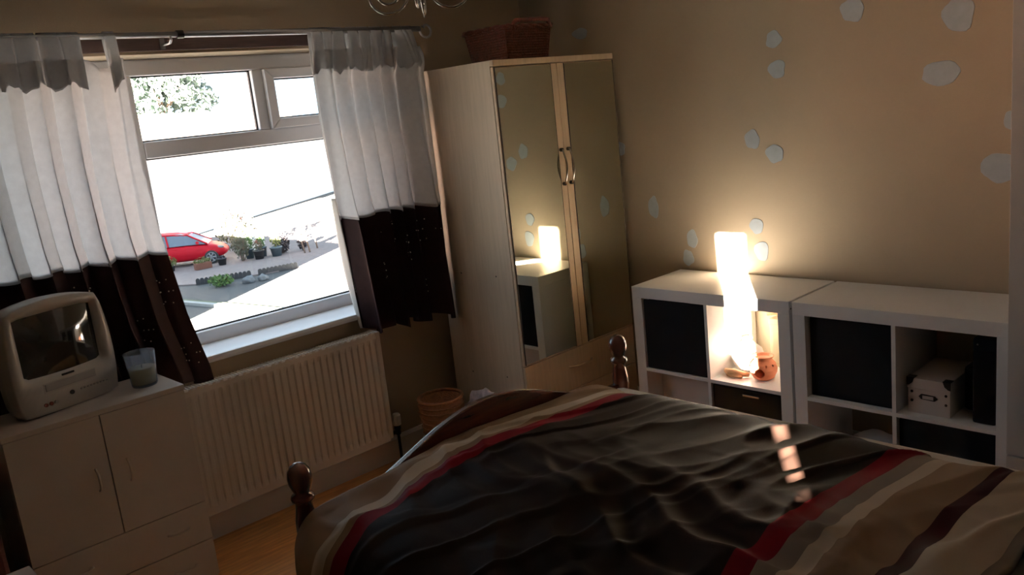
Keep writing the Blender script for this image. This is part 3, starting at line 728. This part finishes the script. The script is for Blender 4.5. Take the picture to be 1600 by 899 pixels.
els[0].position = 0
nz = N.new('ShaderNodeTexNoise'); nz.inputs['Scale'].default_value = 500; bpn = N.new('ShaderNodeBump'); bpn.inputs['Strength'].default_value = .12; bpn.inputs['Distance'].default_value = .002
L.new(nz.outputs[0], bpn.inputs['Height']); L.new(bpn.outputs[0], pb.inputs['Normal']); M['duvet_print'] = mt
xA, xB = -2.515, -1.005
def wr_(x, y):
    # soft quilt, long folds that sweep across the bed, steep creases towards the near side
    h = .012 * noise.noise(Vector((x * 2.0, y * 2.0, 1)))
    q = x * .35 + y; r = x - .3 * y
    a = noise.noise(Vector((r * .9, q * 5.5, 4.2))); h += .011 * (1 - abs(a) * 2.2)
    near = smoothstep(-1.45, -2.0, x)
    a = noise.noise(Vector((r * 7.0 + .5 * noise.noise(Vector((q * 3, r, 3))), q * 1.3, 9.1))); h += .022 * (1 - abs(a) * 2.0) * near
    a = noise.noise(Vector((r * 1.6, q * 7.0, 5.5))); h += .009 * max(0, 1 - abs(a) * 6)
    a = noise.noise(Vector((r * 5.0, q * 4.0, 15.5))); h += .006 * max(0, 1 - abs(a) * 6) * near
    return h - .008
RL_, RR_ = .17, .30
def duv(s, t):
    # s across (0 left hem .. 1 right hem), t along (0 foot .. 1 head)
    y = -1.428 - 1.50 * t
    ztop = .655 + .008 * sin(3.1 * t)
    dl, drp = .26, .16; al, ar = pi / 2 * RL_, pi / 2 * RR_; mid = (xB - RR_) - (xA + RL_)
    d = s * (dl + al + mid + ar + drp); nx, nz_, side, flat = 0, 1, 0, 1
    if d < dl: x, z = xA - .075 * (1 - d / dl), ztop - RL_ - (dl - d); nx, nz_, side, flat = -1, 0, -1, 0
    elif d < dl + al:
        a = (d - dl) / RL_; x, z = xA + RL_ * (1 - cos(a)), ztop - RL_ + RL_ * sin(a); nx, nz_, side, flat = -cos(a), sin(a), -1, sin(a)
    elif d < dl + al + mid: x, z = xA + RL_ + d - dl - al, ztop
    elif d < dl + al + mid + ar:
        a = (d - dl - al - mid) / RR_; x, z = xB - RR_ + RR_ * sin(a), ztop - RR_ + RR_ * cos(a); nx, nz_, side, flat = sin(a), cos(a), 1, cos(a)
    else: x, z = xB, ztop - RR_ - (d - dl - al - mid - ar); nx, nz_, side, flat = 1, 0, 1, 0
    h = wr_(x, y) * (.4 + .6 * flat) * smoothstep(-.02, .05, t)
    h += (1 - flat) * (.014 * sin(y * 19 + 2.5 * noise.noise(Vector((y * 3, 0, side)))) + .02 * noise.noise(Vector((y * 4, z * 3, side))))
    h += .022 * flat * exp(-((x + 1.85) / .38) ** 2)
    x += nx * h; z += nz_ * h
    if side < 0 and t < .10: x += .05 * (1 - t / .10) * (1 - flat)
    return Vector((x, y + .012 * noise.noise(Vector((x * 3, y * 2, 7))), z))
b = bm_new(); ly = b.verts.layers.float.new('run'); V = grid(b, duv, 240, 240)
for i, row in enumerate(V):
    for j, v in enumerate(row):
        t = j / 240; v[ly] = max(.001, (1.428 + 1.50 * t - .10 * smoothstep(-2.05, -2.5, v.co.x) - 1.2) / 2.0)
DV = obj('duvet', b, 'duvet_print', None, smooth=True, solid=.02)
DV.modifiers['solid'].offset = -1
tag(DV, 'dark brown duvet striped with red, cream and tan spread over the bed', 'duvet')
def pillow(label, cx_, cy_, z, w_, d_, hgt, mt, rz):
    b = bm_new(); bmesh.ops.create_icosphere(b, subdivisions=5, radius=1)
    for v in b.verts:
        d = v.co; s = lambda q: (abs(q) ** .55) * (1 if q > 0 else -1)
        f = .06 * noise.noise(d * 2 + Vector((cx_, 0, 0)))
        v.co = Vector((s(d.x) * w_ / 2, s(d.y) * d_ / 2, d.z * hgt * (1 + f) * (1 - .45 * max(abs(d.x), abs(d.y)) ** 4)))
    b.transform(Matrix.Translation((cx_, cy_, z)) @ Matrix.Rotation(rz, 4, 'Z'))
    tag(obj('pillow', b, mt, smooth=True), label, 'pillow', 'pillows at the head of the bed')
pillow('grey pillow on the bed on the side of the tall white cupboard', -1.40, -3.15, .68, .64, .42, .085, 'pillow', .05)
pillow('grey pillow on the bed on the side away from the cupboard', -2.08, -3.15, .68, .64, .42, .085, 'pillow', -.04)

# ------------------------------------------------------------ chandelier
CH = thing('chandelier', 'chrome ceiling light with scrolled wire arms', 'chandelier', (-2.108, -1.8, H))
ccx, ccy = -2.108, -1.8
b = bm_new(); lathe(b, [(0, H - .03), (.03, H - .028), (.055, H - .012), (.06, H)], (ccx, ccy), 28, cap=False); obj('ceiling_rose', b, 'chrome', CH, smooth=True)
b = bm_new(); tube(b, [(ccx, ccy, H - .02), (ccx, ccy, 2.0)], .006, 10); obj('stem', b, 'chrome', CH, smooth=True)
b = bm_new(); lathe(b, [(0, 1.985), (.018, 1.992), (.024, 2.005), (.018, 2.02), (.006, 2.03)], (ccx, ccy), 20, cap=False); obj('hub', b, 'chrome', CH, smooth=True)
b = bm_new(); tube(b, [(ccx, ccy, 1.99), (ccx + .001, ccy - .002, 1.93), (ccx + .004, ccy - .004, 1.882)], [.003, .0028, .0012], 8); obj('drop_wire', b, 'chrome', CH, smooth=True)
for k in range(4):
    a = radians(-44) + k * pi / 2; dx, dy = cos(a), sin(a); pts = []
    for i in range(40):
        t = i / 39; th_ = radians(400) - t * radians(580); r = .018 + .034 * t
        pts.append((ccx + dx * (.076 + r * cos(th_)), ccy + dy * (.076 + r * cos(th_)), 1.945 + r * sin(th_)))
    pts += [(ccx + dx * .022, ccy + dy * .022, 1.975), (ccx + dx * .012, ccy + dy * .012, 2.0)]
    b = bm_new(); tube(b, pts, .0028, 8); obj('scroll', b, 'chrome', CH, smooth=True)
    pts = [(ccx + dx * (.01 + .23 * i / 14), ccy + dy * (.01 + .23 * i / 14), 2.012 + .035 * sin(pi * 1.5 * i / 14) + .055 * (i / 14) ** 2) for i in range(15)]
    b = bm_new(); tube(b, pts, .0035, 8); ar = obj('arm', b, 'chrome', CH, smooth=True)
    q = pts[-1]; b = bm_new(); lathe(b, [(.004, q[2] - .004), (.016, q[2] + .004), (.018, q[2] + .012), (.010, q[2] + .016), (.010, q[2] + .06), (0, q[2] + .06)], (q[0], q[1]), 16, cap=False); obj('lamp_holder', b, 'chrome', ar, smooth=True)

# ============================================================ outside
G = -3.8
struct('ground', bx('ground', (-300, 300, .9, 400, G - .2, G), 'asphalt'), 'grey asphalt road outside the window')
b = bm_new(); prism(b, [(9.3, 29.4), (9.66, 28.85), (12.17, 27.73), (13.22, 27.56), (26, 25.5), (34, 40), (6, 48), (6.5, 34)], 'z', G, G + .05)
struct('driveway', obj('driveway', b, 'drive'), 'pale gravel driveway in front of the house opposite')
b = bm_new(); prism(b, [(6.9, 30.2), (7.1, 30.2), (8.3, 23.5), (9.4, 17), (9.2, 17), (8.1, 23.4)], 'z', G, G + .10); struct('kerb_strip', obj('kerb_strip', b, 'kerb'), 'pale kerb strip along the road')
b = bm_new(); prism(b, [(7.1, 30.2), (7.35, 30.2), (8.55, 23.5), (9.6, 17), (9.4, 17), (8.3, 23.4)], 'z', G, G + .06); struct('verge', obj('verge', b, 'lawn'), 'narrow grass verge beside the kerb')
# scalloped edging
def edging(p, q, label):
    b = bm_new(); p, q = Vector(p), Vector(q); n = int((q - p).length / .16); d = (q - p).normalized()
    for i in range(n):
        c = p + d * (i + .5) * .16; pts = [(c.x + d.x * .078 * cos(pi * k / 8), c.y + d.y * .078 * cos(pi * k / 8), G + .17 + .09 * sin(pi * k / 8)) for k in range(9)]
        nn = Vector((-d.y, d.x)) * .04
        A = [b.verts.new((x + nn.x, y + nn.y, z)) for x, y, z in pts] + [b.verts.new((pts[-1][0] + nn.x, pts[-1][1] + nn.y, G)), b.verts.new((pts[0][0] + nn.x, pts[0][1] + nn.y, G))]
        B = [b.verts.new((x - nn.x, y - nn.y, z)) for x, y, z in pts] + [b.verts.new((pts[-1][0] - nn.x, pts[-1][1] - nn.y, G)), b.verts.new((pts[0][0] - nn.x, pts[0][1] - nn.y, G))]
        b.faces.new(A); b.faces.new(list(reversed(B)))
        for k in range(len(A)): b.faces.new((A[k], B[k], B[(k+1) % len(A)], A[(k+1) % len(A)]))
    tag(obj('lawn_edging', b, 'pot_dark'), label, 'edging')
edging((9.66, 28.85), (11.7, 27.93), 'dark scalloped edging between the driveway and the road, nearer the car'); edging((11.8, 27.88), (13.5, 27.5), 'dark scalloped edging along the driveway, farther from the car')

def leaves(b, c, r, n, size, seed=0):
    rnd = random.Random(seed)
    for _ in range(n):
        while True:
            p = Vector((rnd.uniform(-1, 1), rnd.uniform(-1, 1), rnd.uniform(-1, 1)))
            if .25 < p.length < 1: break
        p = Vector((c[0] + p.x * r[0], c[1] + p.y * r[1], c[2] + p.z * r[2]))
        u = Vector((rnd.gauss(0, 1), rnd.gauss(0, 1), rnd.gauss(0, .7))).normalized(); v = u.orthogonal().normalized(); v.rotate(Matrix.Rotation(rnd.uniform(0, 6.28), 3, u)); w_ = u.cross(v)
        s = size * rnd.uniform(.6, 1.3)
        V4 = [b.verts.new(p + v * s), b.verts.new(p + w_ * s * .45), b.verts.new(p - v * s * .9), b.verts.new(p - w_ * s * .45)]
        b.faces.new(V4)
def pot(b, x, y, r, h): lathe(b, [(0, G + .05), (r * .75, G + .05), (r * .95, G + .05 + h * .85), (r * 1.06, G + .05 + h * .86), (r * 1.06, G + .05 + h), (r * .9, G + .05 + h), (r * .85, G + .05 + h * .9), (0, G + .05 + h * .9)], (x, y), 18, cap=False)
def potted(label, x, y, r, h, pm, lm, lh, lr, n=120, seed=1, flower=False):
    T = thing('potted_plant', label, 'potted plant', (x, y, G + .05), group='potted plants on the driveway')
    b = bm_new(); pot(b, x, y, r, h); obj('pot', b, pm, T, smooth=True)
    b = bm_new(); leaves(b, (x, y, G + .05 + h + lh * .5), (lr, lr, lh * .6), n, .07, seed); tag(obj('foliage', b, lm, T), kind='stuff')
    if flower:
        b = bm_new(); leaves(b, (x, y, G + .05 + h + lh * .8), (lr, lr, lh * .4), 25, .06, seed + 9); tag(obj('blossom', b, 'flower', T), kind='stuff')
potted('small dark pot of yellow green leaves in front of the red car', 10.6, 33.5, .16, .22, 'pot_dark', 'leaf_yellow', .4, .28, seed=2)
potted('dark empty looking pot by the front wheel of the red car', 12.36, 32.25, .20, .30, 'pot_dark', 'leaf_dark', .1, .15, 30, seed=3)
potted('blue pot of tall green leaves near the trellis', 13.78, 32.45, .22, .45, 'pot_blue', 'leaf_green', .8, .22, 200, seed=4)
potted('blue pot of red flowers next to the dark pot', 14.3, 32.25, .22, .45, 'pot_blue', 'leaf_green', .6, .22, 160, seed=5, flower=True)
potted('dark round pot of flowers standing in front of the blue pots', 13.85, 31.7, .24, .4, 'pot_dark', 'leaf_dull', .4, .22, 100, seed=6, flower=True)
potted('pale blue pot of yellow leaves in front of the trellis', 14.6, 31.5, .27, .42, 'pot_blue', 'leaf_yellow', .5, .25, 130, seed=7)
T = thing('planter_trough', 'terracotta trough of yellow green plants by the red car', 'planter', (11.5, 32.3, G + .05))
bx('trough', (11.15, 11.85, 32.15, 32.45, G + .05, G + .33), 'pot_terra', T, bevel=.02)
b = bm_new(); leaves(b, (11.5, 32.3, G + .40), (.42, .2, .16), 160, .06, 8); tag(obj('foliage', b, 'leaf_yellow', T), kind='stuff')
def shrub(label, x, y, r, h, lm, n, size, seed, stem=True, flower=False):
    T = thing('shrub', label, 'shrub', (x, y, G + .05), group='shrubs in front of the house opposite')
    b = bm_new()
    for k in range(5):
        a = k * 1.3; tube(b, [(x, y, G + .0), (x + .3 * r * cos(a), y + .3 * r * sin(a), G + h * .5), (x + .6 * r * cos(a), y + .6 * r * sin(a), G + h * .85)], [.05, .035, .01], 6)
    obj('stem', b, 'bark', T)
    b = bm_new(); leaves(b, (x, y, G + h * .55), (r, r, h * .5), n, size, seed); tag(obj('foliage', b, lm, T), kind='stuff')
    if flower:
        b = bm_new(); leaves(b, (x - .3, y, G + h * .8), (r * .8, r * .8, h * .25), 120, size, seed + 1); tag(obj('blossom', b, 'flower', T), kind='stuff')
shrub('large loose shrub with orange flowers beside the red car', 14.6, 35.2, 1.0, 2.0, 'leaf_dull', 900, .10, 11, flower=True)
shrub('dark stemmed bush standing before the flowering shrub', 13.25, 32.1, .32, 1.2, 'leaf_dull', 350, .08, 12)
shrub('dark purple bush near the end of the driveway', 15.15, 31.95, .34, .95, 'leaf_dark', 500, .09, 13)
shrub('rounded dark bush with grey leaves near the wooden stakes', 15.95, 31.5, .28, 1.15, 'leaf_dark', 400, .08, 14)
shrub('low green clump growing at the kerb', 10.0, 27.35, .5, .42, 'leaf_green', 300, .08, 15)
for k, (x, y, r, lb) in enumerate(((10.85, 26.80, .24, 'larger rounded grey stone at the kerb by the green clump'), (11.35, 26.62, .2, 'smaller grey stone at the kerb, away from the green clump'))):
    b = bm_new(); bmesh.ops.create_icosphere(b, subdivisions=3, radius=1)
    for v in b.verts: v.co = Vector((x, y, G + .08)) + Vector((v.co.x * r, v.co.y * r, v.co.z * r * .8)) * (1 + .3 * noise.noise(v.co * 1.7 + Vector((k, 0, 0))))
    tag(obj('rock', b, 'stone', smooth=True), lb, 'stone', 'grey stones at the kerb')
# trellis
T = thing('trellis', 'small white lattice trellis panel behind the pots', 'trellis', (14.25, 32.5, G))
b = bm_new(); e1 = Vector((.83, -.55, 0))
o0 = Vector((14.1, 33.2, G + .05)); wv, hv = .75, 1.15
for k in range(-6, 7):
    for s in (1, -1):
        a0 = k * .14 if s > 0 else k * .14 + hv
        pts = []
        for t in range(21):
            z = hv * t / 20; u = a0 + s * z
            if 0 <= u <= wv: pts.append(o0 + e1 * u + Vector((0, 0, z)))
        if len(pts) > 1: tube(b, [pts[0], pts[-1]], .016, 4)
tag(obj('lattice', b, 'render_white', T), kind='stuff')
b = bm_new()
for u in (0, wv): tube(b, [o0 + e1 * u, o0 + e1 * u + Vector((0, 0, hv))], .03, 4)
for z in (.03, hv): tube(b, [o0 + Vector((0, 0, z)), o0 + e1 * wv + Vector((0, 0, z))], .025, 4)
obj('frame', b, 'render_white', T)
for k, (x, y, h_, ln, lb) in enumerate(((15.5, 30.6, 1.05, .14, 'thin leaning wooden stake in the drive, next to the dark bushes'), (15.72, 30.55, 1.25, .10, 'taller wooden stake in the drive, between two other stakes'), (16.5, 31.2, 1.0, .05, 'thin upright wooden stake in the drive, farthest from the bushes'))):
    b = bm_new(); tube(b, [(x, y, G + .04), (x - ln, y + .1, G + h_)], [.04, .035], 8)
    tag(obj('wooden_stake', b, 'bark'), lb, 'stake', 'wooden stakes in the drive')

# ---- red car
cdir = Vector((.853, -.522, 0)).normalized(); crz = math.atan2(cdir.y, cdir.x)
CAR = thing('car', 'small red hatchback parked on the driveway opposite', 'car', (11.67, 34.57, G + .05), crz)
CAR_M = MW[CAR]
prof = [(-1.85, .62, .80, .02), (-1.80, .40, .98, .3), (-1.55, .26, 1.02, .75), (-1.0, .22, 1.01, .80), (0, .20, .97, .82), (.6, .20, .95, .82), (1.0, .22, .93, .81), (1.45, .24, .84, .78), (1.75, .28, .72, .70), (1.90, .36, .60, .5), (1.94, .44, .54, .3)]
b = bm_new(); rings = []
for x, z0, z1, wd in prof:
    wd = max(wd, .45); r = []
    for k in range(20):
        a = 2*pi*k/20; ca, sa = cos(a), sin(a); e = .42
        r.append(b.verts.new((x, wd * (abs(ca) ** e) * (1 if ca > 0 else -1), (z0 + z1) / 2 + (z1 - z0) / 2 * (abs(sa) ** e) * (1 if sa > 0 else -1))))
    rings.append(r)
for A, B in zip(rings, rings[1:]):
    for k in range(20): b.faces.new((A[k], A[(k+1) % 20], B[(k+1) % 20], B[k]))
b.faces.new(rings[0]); b.faces.new(rings[-1]); obj('body', b, 'car_red', CAR, world=False, smooth=True)
def cabin(name, lo, hi, wl, wh, mt, smooth=False):
    b = bm_new()
    A = [[b.verts.new((x, s * wl, z)) for x, z in lo] for s in (-1, 1)]; B = [[b.verts.new((x, s * wh, z)) for x, z in hi] for s in (-1, 1)]
    n = len(lo)
    for q in range(2):
        for i in range(n - 1): b.faces.new((A[q][i], A[q][i+1], B[q][i+1], B[q][i]))
    for i in range(n - 1): b.faces.new((B[0][i], B[0][i+1], B[1][i+1], B[1][i])); b.faces.new((A[0][i], A[0][i+1], A[1][i+1], A[1][i]))
    b.faces.new((A[0][0], A[1][0], B[1][0], B[0][0])); b.faces.new((A[0][-1], A[1][-1], B[1][-1], B[0][-1]))
    return obj(name, b, mt, CAR, world=False, bevel=.02)
cabin('windows', [(-1.70, .95), (-.6, .95), (.3, .94), (1.22, .90)], [(-1.45, 1.42), (-.6, 1.47), (.1, 1.44), (.42, 1.36)], .77, .60, 'car_glass')
b = bm_new(); grid(b, lambda u, v: Vector((-1.60 + 2.0 * u, (-.62 + 1.24 * v), 1.40 + .10 * sin(pi * min(1, u * .9 + .15)) - .03 * (2*v-1)**2)), 14, 8); obj('roof', b, 'car_red', CAR, world=False, smooth=True, solid=.04)
for s in (-1, 1):
    for (x0, z0, x1, z1, r) in ((-.45, .96, -.52, 1.45, .04), (1.20, .92, .36, 1.40, .035), (-1.35, .98, -1.40, 1.43, .07), (-1.75, .95, -1.55, 1.40, .07)):
        b = bm_new(); tube(b, [(x0, s * .785, z0), (x1, s * .615, z1)], r, 6); obj('pillar', b, 'car_red', CAR, world=False)
    b = bm_new(); tube(b, [(.78, s * .80, 1.0), (.80, s * .92, 1.02)], [.05, .075], 8); obj('door_mirror', b, 'car_red', CAR, world=False)
    b = bm_new(); tube(b, [(-.28, s * .815, .83), (-.12, s * .815, .83)], .018, 6); obj('door_handle', b, 'car_red', CAR, world=False)
    for xw in (-1.18, 1.28):
        b = bm_new(); tube(b, [(xw, s * .62, .30), (xw, s * .83, .30)], .30, 28); wh = obj('wheel', b, 'tyre', CAR, world=False, bevel=.03)
        b = bm_new(); tube(b, [(xw, s * .80, .30), (xw, s * .836, .30)], .06, 14)
        for k in range(6):
            a = k * pi / 3; tube(b, [(xw, s * .835, .30), (xw + .20 * cos(a), s * .838, .30 + .20 * sin(a))], [.035, .055], 6)
        tube(b, [(xw + .205 * cos(2*pi*i/24), s * .836, .30 + .205 * sin(2*pi*i/24)) for i in range(24)], .018, 6, closed=True)
        obj('hubcap', b, 'alloy', wh, world=False)
    b = bm_new(); bmesh.ops.create_uvsphere(b, u_segments=14, v_segments=8, radius=1, matrix=Matrix.Translation((1.66, s * .58, .68)) @ Matrix.Diagonal((.20, .13, .08, 1))); obj('headlamp', b, 'alloy', CAR, world=False, smooth=True)

# ---- house opposite
HO = thing('house', 'bright white rendered house across the road with hipped roof', 'house', (18.0, 47.0, G))
ha = radians(37); HM = Matrix.Translation((18.0, 47.0, G)) @ Matrix.Rotation(ha, 4, 'Z')
def hobj(name, b, mt, parent=HO, **k): b.transform(HM); return obj(name, b, mt, parent, **k)
hobj('wall', box(bm_new(), -9, 26, 0, 8, 0, 5.0), 'render_white')
b = bm_new()
ev = [(-9.4, -.4), (26.4, -.4), (26.4, 8.4), (-9.4, 8.4)]; A = [b.verts.new((x, y, 5.0)) for x, y in ev]; t0 = b.verts.new((-1.2, 4, 7.4)); t1 = b.verts.new((20.0, 4, 7.4))
b.faces.new((A[0], A[1], t1, t0)); b.faces.new((A[1], A[2], t1)); b.faces.new((A[2], A[3], t0, t1)); b.faces.new((A[3], A[0], t0)); b.faces.new(A)
hobj('roof', b, 'roof_tile')
hobj('gutter', tube(bm_new(), [(-9.4, -.42, 4.98), (26.4, -.42, 4.98)], .06, 8), 'kerb')
hobj('downpipe', tube(bm_new(), [(-8.7, -.08, 4.95), (-8.7, -.08, .1)], .045, 8), 'kerb')
for (x0, x1, z0, z1) in ((-5.5, -3.7, 3.0, 4.3), (1.2, 3.2, 3.0, 4.3), (6.5, 8.5, 3.0, 4.3), (1.0, 3.6, .8, 2.2), (6.4, 8.8, .8, 2.2), (15.0, 17.0, 3.0, 4.3), (15.0, 17.4, .8, 2.2)):
    f_ = bm_new(); box(f_, x0, x1, -.06, .02, z0, z0 + .09); box(f_, x0, x1, -.06, .02, z1 - .09, z1); box(f_, x0, x0 + .09, -.06, .02, z0, z1); box(f_, x1 - .09, x1, -.06, .02, z0, z1); box(f_, (x0 + x1) / 2 - .04, (x0 + x1) / 2 + .04, -.06, .02, z0, z1)
    wf = hobj('window', f_, 'upvc'); b = box(bm_new(), x0 + .05, x1 - .05, -.02, .01, z0 + .05, z1 - .05); b.transform(HM); obj('pane', b, 'pane_net', wf)
dr = hobj('door', box(bm_new(), -2.6, -1.6, -.05, .02, 0, 2.1), 'upvc')
# ---- trees
def tree(label, x, y, zc, r, lm, n, size, seed):
    T = thing('tree', label, 'tree', (x, y, G), group='trees behind the house opposite')
    b = bm_new(); tube(b, [(x, y, G), (x + .2, y, zc - r[2] * .3), (x, y + .2, zc + r[2] * .4)], [.35, .25, .06], 10)
    for k in range(6):
        a = k * 1.05; tube(b, [(x + .1, y, zc - r[2] * .5), (x + r[0] * .6 * cos(a), y + r[1] * .6 * sin(a), zc + r[2] * .3)], [.14, .03], 6)
    obj('trunk', b, 'bark', T)
    b = bm_new(); rnd = random.Random(seed)
    for k in range(9):
        a = rnd.uniform(0, 6.28); q = rnd.uniform(.1, .75)
        leaves(b, (x + r[0] * q * cos(a), y + r[1] * q * sin(a), zc + r[2] * rnd.uniform(-.5, .55)), (r[0] * .45, r[1] * .45, r[2] * .45), n // 9, size, seed * 20 + k)
    tag(obj('crown', b, lm, T), kind='stuff')
tree('large pale leafy tree rising behind the roof of the white house', 26.0, 70.0, 6.0, (4.8, 4.6, 4.4), 'leaf_tree', 3200, .39, 3)
tree('smaller leafy tree behind the white house, beside the large one', 15.5, 70.0, 3.9, (3.8, 3.4, 3.6), 'leaf_tree', 1800, .32, 4)
# ---- neighbouring house whose shade falls on the road
NH = thing('neighbour_house', 'brick neighbouring house beside the road, shading the asphalt', 'house', (-10, 19, G))
bx('wall', (-16, -4.9, 14.5, 27, G, 1.65), 'brick', NH)
b = bm_new(); A = [b.verts.new(p) for p in ((-16.3, 14.2, 1.65), (-4.8, 14.2, 1.65), (-4.8, 27.3, 1.65), (-16.3, 27.3, 1.65))]; t0 = b.verts.new((-10.5, 18, 2.5)); t1 = b.verts.new((-10.5, 23, 2.5))
b.faces.new((A[0], A[1], t0)); b.faces.new((A[1], A[2], t1, t0)); b.faces.new((A[2], A[3], t1)); b.faces.new((A[3], A[0], t0, t1)); b.faces.new(A); obj('roof', b, 'roof_tile', NH)
for z0 in (-2.9, -.2):
    for y0 in (16, 22): f_ = bx('window', (-4.93, -4.86, y0, y0 + 1.6, z0, z0 + 1.3), 'upvc', NH); bx('pane', (-4.87, -4.84, y0 + .08, y0 + 1.52, z0 + .08, z0 + 1.22), 'pane_net', f_)
